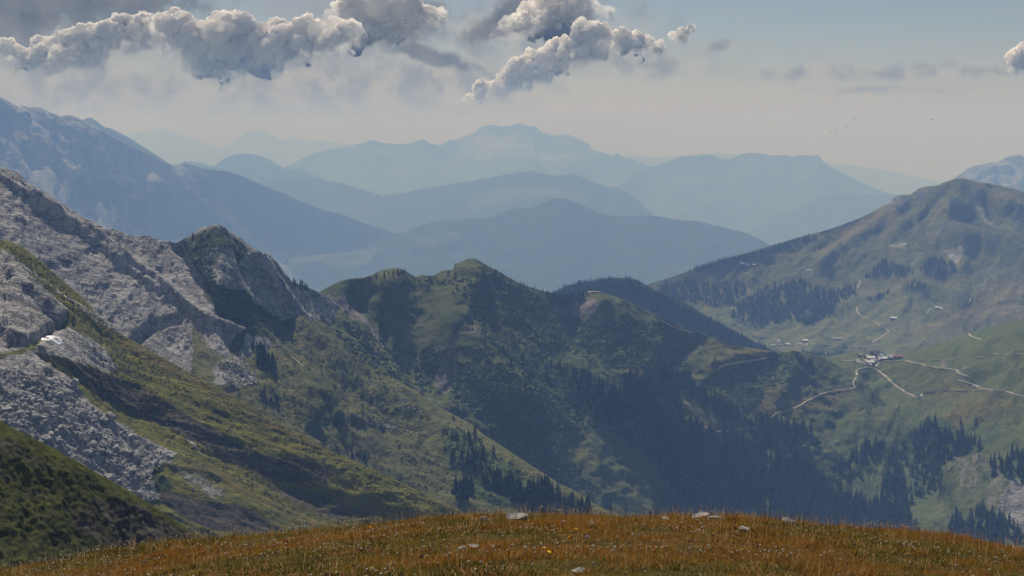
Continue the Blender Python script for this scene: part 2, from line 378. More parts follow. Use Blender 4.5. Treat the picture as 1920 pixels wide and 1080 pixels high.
landform('far_faint_mountains', [(-200, 300, 52164), (100, 300, 52164), (230, 255, 52164), (260, 247, 52164), (275, 252, 52164), (290, 243, 52164), (312, 240, 52164),
    (330, 250, 52164), (345, 256, 52164), (360, 258, 52164), (380, 268, 52164), (400, 272, 52164), (415, 278, 52164), (430, 270, 52164), (450, 256, 52164),
    (470, 245, 52164), (490, 243, 52164), (505, 252, 52164), (530, 263, 52164), (545, 257, 52164), (570, 262, 52164), (600, 263, 52164), (640, 268, 52164),
    (760, 290, 52164), (900, 320, 52164)], [(40, 0.5), (80, 0.4)], M_far, back=(4000, 0.4), noises=[(120, 2500, 4, True)], base={'rock': 0.4})
landform('far_right_ridge', [(1100, 320, 46000), (1150, 300, 46000), (1180, 291, 46000), (1230, 295, 46000), (1280, 292, 46000), (1320, 287, 46000), (1400, 290, 46000),
    (1480, 292, 46000), (1560, 306, 46000), (1600, 310, 46000), (1660, 318, 46000), (1720, 332, 46000), (1760, 343, 46000), (1900, 370, 46000), (2100, 390, 46000)],
    [(40, 0.4), (80, 0.3)], M_far, back=(4000, 0.4), noises=[(80, 2500, 4, True)])
landform('central_massif', [(380, 380, 32200), (480, 340, 32200), (550, 305, 32200), (580, 290, 32200), (620, 279, 32200), (650, 275, 32200), (680, 268, 32200), (700, 261, 32200),
    (720, 267, 32200), (750, 270, 32200), (770, 268, 32200), (785, 263, 32200), (797, 260, 32200), (805, 268, 32200), (825, 272, 32200), (840, 264, 32200), (860, 262, 32200),
    (890, 247, 32200), (900, 237, 32200), (925, 231, 32200), (940, 234, 32200), (955, 233, 32200), (970, 230, 32200), (985, 234, 32200), (1005, 236, 32200), (1015, 247, 32200),
    (1040, 254, 32200), (1050, 250, 32200), (1065, 251, 32200), (1085, 261, 32200), (1100, 268, 32200), (1115, 283, 32200), (1130, 286, 32200), (1148, 292, 32200),
    (1158, 287, 32200), (1170, 295, 32200), (1200, 305, 32200), (1240, 318, 32200), (1280, 337, 32200), (1330, 362, 32200), (1380, 390, 32200), (1430, 420, 32200), (1520, 465, 32200)],
    [(18, 1.2), (60, 0.5), (70, 0.4)], M_far, step=4, vstep=4, back=(3000, 0.5), noises=[(150, 1600, 5, True)], base={'wood': 0.3},
    zones=[('rock', 0.8, 20, [(860, 225), (1110, 225), (1120, 300), (860, 300)])])
landform('right_massif', [(1100, 380, 27720), (1225, 312, 27720), (1250, 303, 27720), (1280, 293, 27720), (1310, 291, 27720), (1335, 290, 27720), (1350, 298, 27720), (1370, 298, 27720),
    (1390, 289, 27720), (1410, 286, 27720), (1430, 288, 27720), (1450, 292, 27720), (1470, 291, 27720), (1490, 294, 27720), (1500, 290, 27720), (1520, 292, 27720),
    (1535, 291, 27720), (1542, 302, 27720), (1560, 315, 27720), (1590, 330, 27720), (1625, 347, 27720), (1660, 360, 27720), (1720, 385, 27720), (1850, 430, 27720)],
    [(16, 1.2), (60, 0.5), (70, 0.4)], M_far, step=4, vstep=4, back=(3000, 0.5), noises=[(120, 1300, 5, True)], base={'wood': 0.4, 'rock': 0.1})
landform('right_low_ridge', [(1300, 490, 23184), (1380, 455, 23184), (1430, 425, 23184), (1470, 400, 23184), (1500, 388, 23184), (1540, 370, 23184), (1575, 363, 23184), (1620, 364, 23184),
    (1690, 365, 23184), (1800, 380, 23184), (1950, 400, 23184)], [(50, 0.5), (80, 0.4)], M_far, back=(2000, 0.4), noises=[(60, 900, 5, True)], base={'wood': 0.6})
landform('far_right_peak', [(1640, 440, 15623), (1700, 400, 15623), (1790, 332, 15623), (1800, 327, 15623), (1815, 316, 15623), (1830, 311, 15623), (1850, 307, 15623), (1862, 303, 15623), (1870, 305, 15623),
    (1890, 293, 15623), (1905, 291, 15623), (1912, 289, 15623), (1920, 293, 15623), (1960, 280, 15623), (2030, 300, 15623), (2100, 310, 15623)],
    [(30, 1.0), (90, 0.6)], M_far, step=3, vstep=4, back=(1500, 0.6), noises=[(90, 420, 5, True)], base={'rock': 0.75})
landform('left_back_ridge', [(60, 262, 14202), (100, 245, 14202), (150, 228, 14202), (168, 220, 14202), (180, 227, 14202), (198, 240, 14202), (207, 240, 14202), (226, 250, 14202), (240, 257, 14202),
    (260, 270, 14202), (285, 286, 14202), (310, 302, 14202), (340, 325, 14202), (420, 380, 14202)], [(60, 0.8)], M_mid, back=(900, 0.6), noises=[(40, 400, 5, True)], base={'rock': 0.4})
landform('round_far_hill', [(280, 350, 25116), (333, 310, 25116), (345, 303, 25116), (358, 302, 25116), (375, 305, 25116), (400, 312, 25116), (420, 297, 25116), (440, 290, 25116), (460, 288, 25116),
    (480, 291, 25116), (500, 297, 25116), (520, 307, 25116), (535, 317, 25116), (570, 317, 25116), (590, 326, 25116), (605, 335, 25116), (640, 350, 25116), (720, 385, 25116)],
    [(50, 0.5), (60, 0.4)], M_far, back=(1500, 0.4), noises=[(50, 900, 5, True)], base={'wood': 0.6})
landform('wooded_far_hill', [(380, 400, 19984), (440, 362, 19984), (480, 345, 19984), (500, 337, 19984), (525, 332, 19984), (560, 332, 19984), (600, 336, 19984), (640, 343, 19984), (690, 358, 19984),
    (720, 368, 19984), (760, 380, 19984), (850, 405, 19984)], [(60, 0.45), (60, 0.4)], M_mid, step=3, back=(1200, 0.4), noises=[(35, 700, 5, True)], base={'wood': 0.85}, crest_keep=0.12)
landform('meadow_hill', [(560, 425, 19111), (620, 398, 19111), (660, 384, 19111), (700, 372, 19111), (720, 368, 19111), (760, 361, 19111), (800, 352, 19111), (840, 346, 19111), (880, 340, 19111),
    (920, 333, 19111), (950, 327, 19111), (975, 322, 19111), (1000, 321, 19111), (1020, 326, 19111), (1040, 330, 19111), (1070, 326, 19111), (1080, 327, 19111), (1100, 335, 19111),
    (1120, 345, 19111), (1140, 352, 19111), (1150, 350, 19111), (1170, 358, 19111), (1200, 378, 19111), (1225, 403, 19111), (1260, 430, 19111), (1330, 470, 19111)],
    [(40, 0.3), (60, 0.3), (50, 0.4)], M_mid, step=3, back=(1200, 0.4), noises=[(35, 800, 5, True)], base={'wood': 0.9}, crest_keep=0.12,
    zones=[('wood', 0.25, 8, [(870, 370), (900, 355), (960, 347), (1020, 345), (1080, 360), (1120, 368), (1100, 385), (1050, 372), (980, 375), (920, 380), (890, 392)]),
           ('lush', 0.8, 8, [(870, 370), (900, 355), (960, 347), (1020, 345), (1080, 360), (1120, 368), (1100, 385), (1050, 372), (980, 375), (920, 380), (890, 392)])])
LM = [(-200, 178, 9315), (0, 183, 9702), (20, 193, 9800), (33, 200, 9897), (42, 197, 9897), (52, 201, 9897), (72, 202, 9995), (92, 209, 10091), (112, 217, 10187), (130, 216, 10286), (143, 220, 10286),
    (152, 226, 10383), (200, 248, 10673), (240, 270, 11062), (285, 291, 11644), (320, 307, 12226), (333, 311, 12420), (345, 307, 12516), (365, 312, 12614), (395, 318, 12809), (425, 319, 13002),
    (440, 323, 13100), (470, 338, 13196), (500, 350, 13391), (530, 362, 13584), (560, 375, 13778), (600, 390, 13973), (650, 405, 14167), (700, 425, 14361), (740, 437, 14554), (760, 445, 14554), (860, 490, 14554)]
landform('left_mountain', LM, [(40, 1.1), (80, 0.8), ([(-200, 420), (0, 430), (200, 450), (400, 470), (560, 472), (700, 478), (860, 520)], 0.6), ([(-200, 560), (400, 530), (860, 560)], 0.35)],
    M_mid, step=3, vstep=4, back=(700, 0.8), noises=[(90, 620, 5, True, 3200), (40, 380, 5, True)], flow=(0.75, -0.3, -0.45), base={'rock': 0.66, 'wood': 0.12},
    zones=[('wood', 0.9, 14, [(335, 305), (430, 315), (560, 370), (760, 440), (760, 480), (560, 470), (480, 420), (380, 370)]), ('rock', 0.0, 14, [(335, 305), (430, 315), (560, 370), (760, 440), (760, 480), (480, 460), (380, 370)]),
           ('wood', 0.75, 16, [(120, 330), (170, 300), (300, 340), (420, 400), (520, 460), (300, 440)]), ('rock', 0.15, 20, [(150, 340), (300, 350), (420, 400), (520, 460), (300, 440)]),
           ('lush', 0.8, 5, [(575, 376), (640, 392), (662, 396), (650, 400), (600, 392)]), ('wood', 0.0, 4, [(575, 378), (640, 392), (662, 396), (650, 400), (600, 392)]),
           ('wood', 0.1, 5, [(270, 290), (340, 330), (420, 380), (500, 420), (540, 450), (480, 430), (400, 385), (330, 345)])])
landform('blue_wooded_hill', [(430, 560, 13104), (500, 500, 13104), (560, 484, 13104), (600, 478, 13322), (640, 474, 13541), (680, 467, 13759), (700, 456, 13759), (720, 442, 13759), (740, 438, 13759), (760, 437, 13759), (790, 422, 13759),
    (825, 414, 13759), (850, 415, 13759), (880, 409, 13759), (905, 412, 13759), (915, 410, 13759), (935, 402, 13759), (965, 391, 13759), (995, 390, 13759), (1010, 383, 13759), (1030, 375, 13759),
    (1045, 372, 13759), (1060, 373, 13759), (1080, 380, 13759), (1110, 392, 13759), (1140, 403, 13759), (1180, 406, 13759), (1220, 404, 13759), (1240, 407, 13759), (1280, 414, 13759), (1310, 415, 13759),
    (1340, 424, 13759), (1360, 427, 13759), (1400, 437, 13759), (1415, 445, 13759), (1440, 457, 13759), (1480, 480, 13759), (1560, 520, 13759)],
    [([(430, 580), (560, 500), (700, 480), (800, 450), (900, 440), (1050, 405), (1200, 430), (1400, 460), (1560, 540)], 0.35), ([(430, 600), (560, 520), (700, 520), (900, 500), (1050, 470), (1200, 490), (1400, 510), (1560, 580)], 0.4),
     (90, 0.3)], M_mid, step=2.5, vstep=3.5, back=(900, 0.5), noises=[(30, 500, 5, True), (8, 60, 3, False)], base={'wood': 0.95}, crest_keep=0.2,
    zones=[('wood', 0.05, 5, [(520, 478), (600, 474), (660, 472), (708, 461), (704, 478), (690, 497), (620, 500), (560, 494), (510, 488)]), ('lush', 0.8, 5, [(520, 478), (600, 474), (660, 472), (708, 461), (704, 478), (690, 497), (620, 500), (560, 494), (510, 488)]),
           ('wood', 0.1, 5, [(752, 441), (790, 446), (830, 447), (858, 432), (866, 448), (830, 458), (800, 463), (775, 456)]), ('lush', 0.8, 5, [(752, 441), (790, 446), (830, 447), (858, 432), (866, 448), (830, 458), (800, 463), (775, 456)]),
           ('wood', 0.35, 6, [(1155, 455), (1180, 453), (1190, 462), (1165, 460)]), ('wood', 0.3, 4, [(1170, 508), (1215, 508), (1212, 517), (1180, 516)]), ('wood', 0.3, 4, [(1232, 498), (1270, 500), (1276, 512), (1240, 510)]),
           ('earth', 0.8, 4, [(744, 484), (752, 486), (764, 500), (756, 502)])])
RM_ = [(1180, 545, 4400), (1225, 530, 4500), (1260, 519, 4600), (1290, 508, 4700), (1345, 488, 4800), (1400, 474, 4900), (1440, 462, 5000), (1480, 450, 5050), (1510, 441, 5100), (1525, 438, 5100), (1560, 428, 5200), (1600, 413, 5300),
    (1630, 400, 5350), (1655, 387, 5400), (1668, 382, 5400), (1678, 370, 5400), (1690, 366, 5400), (1708, 365, 5450), (1722, 354, 5450), (1735, 350, 5500), (1760, 348, 5500), (1775, 341, 5550), (1785, 337, 5550), (1800, 334, 5550), (1815, 336, 5600), (1835, 342, 5600),
    (1850, 343, 5600), (1868, 345, 5600), (1890, 351, 5600), (1920, 360, 5600), (2000, 385, 5600), (2100, 410, 5600)]
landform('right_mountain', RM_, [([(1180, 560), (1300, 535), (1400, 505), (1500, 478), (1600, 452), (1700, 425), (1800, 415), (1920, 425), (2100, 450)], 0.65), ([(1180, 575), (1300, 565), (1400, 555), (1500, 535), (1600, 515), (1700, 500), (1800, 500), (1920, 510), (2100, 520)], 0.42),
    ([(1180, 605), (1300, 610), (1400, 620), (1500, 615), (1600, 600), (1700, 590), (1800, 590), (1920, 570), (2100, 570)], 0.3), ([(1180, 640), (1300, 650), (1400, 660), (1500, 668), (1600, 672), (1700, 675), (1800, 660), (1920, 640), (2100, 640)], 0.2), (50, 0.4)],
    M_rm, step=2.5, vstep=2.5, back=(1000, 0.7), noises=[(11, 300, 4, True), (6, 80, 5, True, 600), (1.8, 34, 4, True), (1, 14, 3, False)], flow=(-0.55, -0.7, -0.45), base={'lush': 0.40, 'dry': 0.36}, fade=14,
    feats=[([(1780, 398), (1770, 415), (1768, 435), (1800, 445), (1840, 455), (1870, 450), (1920, 480), (2000, 520)], 36, 45), ([(1790, 362), (1815, 400), (1840, 440)], 16, 22), ([(1885, 375), (1910, 395), (1960, 430)], 24, 45),
           ([(1700, 366), (1660, 400), (1600, 450), (1540, 490)], 22, 22), ([(1770, 345), (1720, 400), (1660, 450)], 16, 16), ([(1850, 370), (1865, 400), (1880, 430)], 20, -35), ([(1700, 565), (1720, 548), (1760, 550), (1800, 565)], 26, 16),
           ([(1600, 560), (1700, 545), (1780, 555)], 14, 8)],
    zones=[('lush', 0.85, 30, [(1300, 580), (1450, 570), (1700, 545), (1780, 560), (1700, 650), (1500, 660), (1330, 620)]), ('dry', 0.55, 18, [(1530, 440), (1600, 415), (1680, 380), (1700, 410), (1600, 460), (1540, 470)]),
           ('dry', 0.55, 14, [(1810, 338), (1920, 358), (2050, 400), (1990, 470), (1900, 400), (1850, 380)]), ('scree', 0.52, 8, [(1810, 365), (1840, 380), (1870, 405), (1868, 430), (1880, 435), (1860, 440), (1840, 410)]),
           ('rock', 0.75, 6, [(1665, 383), (1685, 367), (1712, 366), (1700, 392), (1685, 398)]), ('rock', 0.65, 6, [(1725, 355), (1750, 350), (1722, 388), (1706, 392)]),
           ('wood', 0.62, 8, [(1782, 366), (1812, 390), (1840, 415), (1856, 440), (1830, 450), (1800, 420), (1772, 412), (1770, 390)]), ('wood', 0.62, 6, [(1868, 400), (1886, 380), (1915, 395), (1940, 420), (1900, 405)]),  # wood tone here paints the shade on the facets right of the spurs
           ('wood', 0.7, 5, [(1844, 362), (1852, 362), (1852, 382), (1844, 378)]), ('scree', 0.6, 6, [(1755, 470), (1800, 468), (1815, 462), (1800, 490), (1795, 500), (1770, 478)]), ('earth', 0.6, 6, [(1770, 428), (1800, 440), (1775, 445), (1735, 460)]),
           ('rock', 0.5, 8, [(1860, 490), (1880, 505), (1850, 540), (1820, 560), (1830, 520)]), ('earth', 0.55, 10, [(1600, 440), (1640, 425), (1620, 440), (1600, 452)]), ('scree', 0.5, 8, [(1660, 455), (1705, 452), (1700, 465), (1665, 472)]),
           ('dry', 0.6, 16, [(1720, 620), (1800, 575), (1920, 520), (2050, 510), (2050, 600), (1850, 600)]), ('earth', 0.8, 3, [(1472, 652), (1520, 648), (1524, 652), (1480, 657)])])
landform('wooded_hill', [(960, 600, 3700), (1040, 545, 3700), (1070, 533, 3700), (1100, 528, 3700), (1130, 522, 3700), (1150, 520, 3700), (1175, 521, 3700), (1195, 525, 3700), (1215, 537, 3700), (1240, 548, 3700), (1270, 562, 3700),
    (1300, 577, 3700), (1340, 600, 3700), (1380, 622, 3700), (1420, 643, 3700), (1450, 656, 3700), (1500, 668, 3650), (1560, 690, 3600)], [(40, 0.6), (60, 0.5)], M_rm, step=3, back=(500, 0.5),
    noises=[(8, 120, 4, True)], base={'wood': 0.9}, crest_keep=0.1)
NR = [(1400, 690, 3000), (1440, 670, 3000), (1480, 665, 3020), (1520, 667, 3050), (1560, 667, 3080), (1580, 663, 3080), (1600, 661, 3080), (1640, 662, 3080), (1690, 664, 3050), (1720, 656, 3000), (1760, 643, 2960), (1800, 631, 2940), (1850, 613, 2920),
    (1920, 598, 2900), (2100, 570, 2900)]
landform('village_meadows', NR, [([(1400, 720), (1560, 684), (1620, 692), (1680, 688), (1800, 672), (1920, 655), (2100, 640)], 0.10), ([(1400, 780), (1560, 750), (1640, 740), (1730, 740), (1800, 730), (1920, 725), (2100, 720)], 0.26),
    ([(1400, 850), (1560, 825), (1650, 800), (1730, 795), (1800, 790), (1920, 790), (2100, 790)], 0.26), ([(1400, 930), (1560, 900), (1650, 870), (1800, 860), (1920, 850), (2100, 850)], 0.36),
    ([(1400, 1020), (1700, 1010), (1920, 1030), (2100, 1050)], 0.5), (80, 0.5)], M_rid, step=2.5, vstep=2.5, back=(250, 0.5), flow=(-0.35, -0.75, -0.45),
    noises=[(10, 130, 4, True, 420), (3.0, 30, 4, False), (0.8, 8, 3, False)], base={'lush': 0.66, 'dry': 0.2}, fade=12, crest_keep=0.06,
    feats=[([(1760, 800), (1800, 775), (1840, 760), (1920, 752), (2050, 750)], 40, 16), ([(1560, 830), (1620, 790), (1680, 770)], 40, 14), ([(1700, 840), (1720, 880), (1740, 930)], 50, -25), ([(1780, 720), (1830, 690), (1900, 668)], 18, 8), ([(1820, 715), (1860, 690), (1920, 680)], 16, -8),
           ([(1640, 700), (1600, 740), (1560, 790), (1530, 850)], 25, -14), ([(1720, 668), (1800, 645), (1900, 628)], 14, 5)],
    zones=[('dry', 0.62, 14, [(1440, 760), (1500, 735), (1580, 735), (1560, 770), (1500, 800), (1440, 800)]), ('dry', 0.58, 16, [(1740, 800), (1800, 770), (1920, 755), (1920, 770), (1810, 800), (1760, 830)]),
           ('lush', 0.95, 10, [(1540, 670), (1600, 665), (1640, 668), (1600, 682)]), ('lush', 1.0, 6, [(1638, 703), (1670, 700), (1690, 725), (1660, 720)]), ('lush', 1.0, 6, [(1770, 760), (1785, 775), (1775, 790), (1755, 782)]),
           ('lush', 0.2, 14, [(1640, 690), (1720, 690), (1800, 705), (1850, 740), (1900, 770), (1800, 770), (1700, 720)]), ('wood', 0.45, 10, [(1700, 706), (1730, 702), (1760, 712), (1740, 722), (1700, 730)]), ('wood', 0.5, 8, [(1805, 715), (1850, 685), (1890, 690), (1860, 710), (1820, 722)]),  # wood tone on these hollows is painted shade on their dark sides
           ('earth', 0.75, 3, [(1764, 692), (1772, 680), (1778, 691)]), ('earth', 0.7, 4, [(1800, 692), (1812, 682), (1818, 702), (1812, 704)]), ('earth', 0.8, 2, [(1798, 712), (1810, 709), (1809, 715)]),
           ('wood', 0.55, 5, [(1710, 660), (1760, 645), (1800, 637), (1800, 642), (1750, 655), (1715, 665)]),
           ('wood', 0.75, 10, [(1640, 960), (1660, 840), (1745, 775), (1830, 820), (1760, 870), (1700, 960)]), ('earth', 0.45, 12, [(1780, 850), (1850, 845), (1920, 900), (1900, 980), (1840, 960), (1770, 880)]),
           ('rock', 0.6, 8, [(1890, 900), (1930, 880), (1930, 1010), (1870, 960)]), ('lush', 0.75, 16, [(1560, 900), (1640, 870), (1650, 930), (1580, 930)])])
MR = [(470, 575, 1980), (560, 556, 2000), (590, 548, 2030), (600, 547, 2050), (615, 538, 2060), (640, 526, 2080), (655, 522, 2100), (680, 520, 2120), (700, 514, 2140), (715, 507, 2150), (735, 504, 2160), (748, 504, 2170), (762, 509, 2180), (780, 519, 2200), (790, 516, 2200), (812, 517, 2220), (830, 508, 2250),
    (850, 506, 2280), (864, 501, 2300), (868, 490, 2320), (880, 485, 2340), (893, 485, 2350), (908, 495, 2350), (920, 502, 2360), (940, 511, 2380), (960, 524, 2400), (985, 536, 2440), (1020, 546, 2480), (1060, 551, 2520), (1085, 554, 2540), (1105, 547, 2560), (1125, 547, 2570),
    (1140, 553, 2580), (1165, 561, 2590), (1190, 571, 2600), (1220, 585, 2620), (1245, 597, 2640), (1270, 609, 2660), (1300, 620, 2680), (1350, 637, 2720), (1400, 651, 2760), (1440, 659, 2800), (1470, 662, 2820), (1495, 660, 2830), (1520, 663, 2840), (1545, 672, 2850), (1575, 688, 2850), (1610, 705, 2820), (1650, 745, 2780), (1700, 800, 2720), (1760, 880, 2650)]
landform('middle_ridge', MR, [([(470, 610), (600, 600), (750, 590), (880, 555), (960, 575), (1100, 600), (1240, 640), (1350, 668), (1460, 690), (1600, 745), (1760, 920)], 0.65), ([(470, 690), (600, 680), (750, 690), (880, 660), (1000, 670), (1100, 680), (1240, 700), (1350, 705), (1460, 735), (1600, 790), (1760, 950)], 0.48),
    ([(470, 790), (600, 780), (750, 770), (880, 760), (1000, 775), (1150, 785), (1250, 780), (1350, 785), (1460, 800), (1600, 860), (1760, 980)], 0.42), ([(470, 880), (750, 860), (900, 870), (1100, 890), (1300, 880), (1460, 880), (1600, 920), (1760, 1010)], 0.55), ([(470, 1000), (1600, 1000), (1760, 1050)], 0.6), (90, 0.5)],
    M_rid, step=2.5, vstep=2.5, back=(600, 0.6), flow=(0.35, -0.75, -0.55), noises=[(10, 150, 5, True, 520), (4.5, 55, 4, True), (1.6, 14, 3, False)], base={'wood': 0.50, 'lush': 0.35, 'dry': 0.15}, fade=7, crest_keep=0.1,
    feats=[([(866, 540), (850, 570), (845, 620), (900, 690), (960, 770)], 60, 40), ([(735, 525), (700, 560), (690, 600)], 40, 14), ([(690, 560), (760, 640), (830, 720)], 50, -24), ([(1130, 575), (1200, 620), (1230, 670)], 50, 22), ([(1060, 570), (1110, 650), (1150, 720)], 45, -20),
           ([(1330, 690), (1400, 668), (1470, 663)], 30, 14), ([(1300, 640), (1240, 690)], 40, -14), ([(1488, 680), (1480, 700), (1460, 740)], 40, 18), ([(1100, 700), (1180, 790), (1280, 870)], 60, 25)],
    zones=[('wood', 0.15, 8, [(665, 528), (700, 516), (745, 506), (780, 528), (740, 530), (720, 545), (690, 553)]), ('dry', 0.35, 8, [(700, 516), (745, 508), (790, 560), (760, 540)]), ('lush', 0.9, 8, [(675, 535), (705, 540), (705, 555), (690, 553)]),
           ('wood', 0.2, 8, [(835, 535), (860, 555), (900, 580), (960, 620), (1030, 655), (1000, 665), (930, 640), (880, 600), (850, 570)]), ('dry', 0.68, 8, [(840, 540), (870, 560), (910, 570), (960, 615), (1030, 650), (1010, 660), (930, 615), (880, 590)]), ('dry', 0.5, 8, [(890, 620), (980, 645), (1000, 670), (930, 650)]),
           ('earth', 0.66, 12, [(600, 555), (650, 545), (690, 590), (740, 625), (800, 650), (870, 640), (890, 655), (850, 680), (770, 660), (690, 620), (640, 590)]), ('wood', 0.3, 10, [(600, 555), (650, 545), (690, 590), (740, 625), (690, 640), (640, 600)]),
           ('earth', 0.9, 8, [(832, 672), (862, 676), (860, 700), (850, 725), (828, 700)]), ('earth', 0.62, 8, [(735, 670), (760, 680), (780, 710), (830, 760), (800, 750), (745, 700)]), ('earth', 0.6, 14, [(1000, 553), (1060, 556), (1110, 560), (1122, 590), (1110, 606), (1080, 590), (1040, 580)]),
           ('wood', 0.4, 10, [(1240, 600), (1320, 632), (1440, 662), (1400, 676), (1330, 690), (1290, 660)]), ('dry', 0.6, 8, [(1245, 600), (1320, 630), (1460, 665), (1420, 676), (1360, 672), (1300, 640)]), ('wood', 0.1, 6, [(1335, 650), (1380, 660), (1390, 670), (1340, 680), (1325, 668)]),
           ('wood', 0.1, 6, [(1140, 690), (1200, 695), (1300, 700), (1330, 680), (1420, 668), (1440, 676), (1350, 700), (1300, 712), (1240, 702), (1150, 700)]), ('dry', 0.5, 6, [(1140, 690), (1200, 695), (1300, 700), (1330, 680), (1420, 668), (1440, 676), (1350, 700), (1300, 712), (1240, 702), (1150, 700)]),
           ('earth', 0.5, 8, [(1210, 655), (1270, 660), (1300, 680), (1240, 690)]), ('wood', 0.12, 10, [(1470, 670), (1540, 672), (1600, 710), (1620, 760), (1500, 790), (1430, 790), (1400, 770), (1420, 740), (1480, 710)]),
           ('dry', 0.55, 10, [(1430, 735), (1520, 740), (1600, 730), (1560, 770), (1440, 790), (1400, 770)]), ('earth', 0.5, 5, [(1490, 668), (1515, 670), (1520, 700), (1495, 690)]), ('wood', 0.25, 10, [(1275, 745), (1320, 740), (1390, 790), (1390, 806), (1310, 812), (1285, 790)]), ('earth', 0.4, 12, [(1275, 745), (1320, 740), (1390, 790), (1390, 806), (1310, 812), (1285, 790)]),
           ('earth', 0.55, 6, [(1095, 800), (1130, 830), (1140, 850), (1110, 835)]), ('wood', 0.35, 14, [(1060, 810), (1120, 840), (1200, 900), (1240, 950), (1180, 950), (1090, 870)]),
           ('wood', 0.08, 16, [(1490, 690), (1560, 682), (1640, 740), (1790, 900), (1790, 1020), (1570, 940), (1510, 870), (1450, 800), (1440, 760)]), ('lush', 0.66, 20, [(1540, 690), (1600, 700), (1790, 900), (1790, 1020), (1570, 940), (1520, 860), (1540, 760)]),
           ('wood', 0.95, 10, [(1120, 760), (1220, 705), (1290, 800), (1470, 860), (1560, 925), (1730, 1000), (1250, 990), (1230, 880)])])
LB = [(360, 600, 1640), (420, 598, 1700), (470, 596, 1760), (520, 592, 1840), (570, 590, 1900), (610, 606, 1930), (660, 645, 1930), (720, 698, 1880), (800, 748, 1800), (880, 795, 1730), (960, 852, 1650), (1040, 902, 1580), (1120, 950, 1520), (1250, 1020, 1480), (1400, 1090, 1450)]
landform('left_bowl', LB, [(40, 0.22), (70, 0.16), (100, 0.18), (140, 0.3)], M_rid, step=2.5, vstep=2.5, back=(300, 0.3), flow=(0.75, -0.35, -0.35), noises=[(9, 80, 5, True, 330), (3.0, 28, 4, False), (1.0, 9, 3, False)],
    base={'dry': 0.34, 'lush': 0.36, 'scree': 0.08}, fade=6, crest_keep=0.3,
    feats=[([(470, 625), (500, 645), (540, 690), (600, 760)], 22, 14), ([(560, 620), (640, 690), (740, 760), (860, 850), (1000, 930)], 26, 12), ([(480, 680), (520, 720), (580, 790)], 18, 9), ([(620, 780), (720, 800), (780, 830)], 18, 9), ([(700, 740), (800, 800), (900, 860)], 14, 7)],
    zones=[('wood', 0.55, 7, [(515, 620), (545, 640), (560, 665), (535, 655)]), ('wood', 0.6, 7, [(465, 645), (480, 650), (515, 700), (500, 700)]), ('wood', 0.55, 8, [(545, 765), (600, 770), (650, 790), (600, 800)]), ('wood', 0.5, 8, [(690, 740), (760, 765), (800, 790), (730, 775)]),  # last wood patch paints the shadow beside the lone spruce on its hummock
           ('wood', 0.6, 12, [(820, 800), (880, 820), (960, 880), (1050, 930), (1100, 970), (1000, 970), (900, 930), (830, 880)]), ('dry', 0.2, 10, [(820, 800), (880, 820), (960, 880), (1050, 930), (1000, 970), (900, 930)]),
           ('scree', 0.55, 8, [(390, 690), (450, 660), (470, 650), (455, 690), (480, 720), (440, 730), (400, 725)]), ('scree', 0.45, 5, [(640, 655), (700, 700), (780, 760), (820, 790), (770, 765), (690, 705)]), ('scree', 0.42, 5, [(600, 755), (680, 785), (740, 800), (680, 795)]), ('lush', 0.95, 5, [(800, 775), (840, 782), (830, 790), (805, 785)]),
           ('earth', 0.45, 10, [(560, 590), (620, 640), (700, 710), (650, 680), (590, 630)])])
SL = [(-200, 225, 1825), (-100, 265, 1812), (0, 312, 1800), (20, 318, 1798), (38, 326, 1795), (46, 338, 1794), (80, 358, 1790), (120, 384, 1785), (150, 403, 1781), (180, 418, 1778), (200, 428, 1775), (215, 430, 1773), (235, 438, 1771), (250, 443, 1769), (265, 440, 1767), (280, 442, 1765), (300, 450, 1762),
    (330, 452, 1759), (350, 445, 1756), (370, 433, 1754), (385, 425, 1752), (400, 421, 1740), (412, 421, 1750), (422, 426, 1760), (430, 434, 1770), (450, 446, 1790), (468, 460, 1800), (478, 473, 1810), (500, 478, 1840), (514, 485, 1860), (522, 495, 1880), (532, 510, 1900), (545, 525, 1920), (560, 531, 1940), (590, 544, 1980), (620, 560, 2020), (680, 610, 2050)]
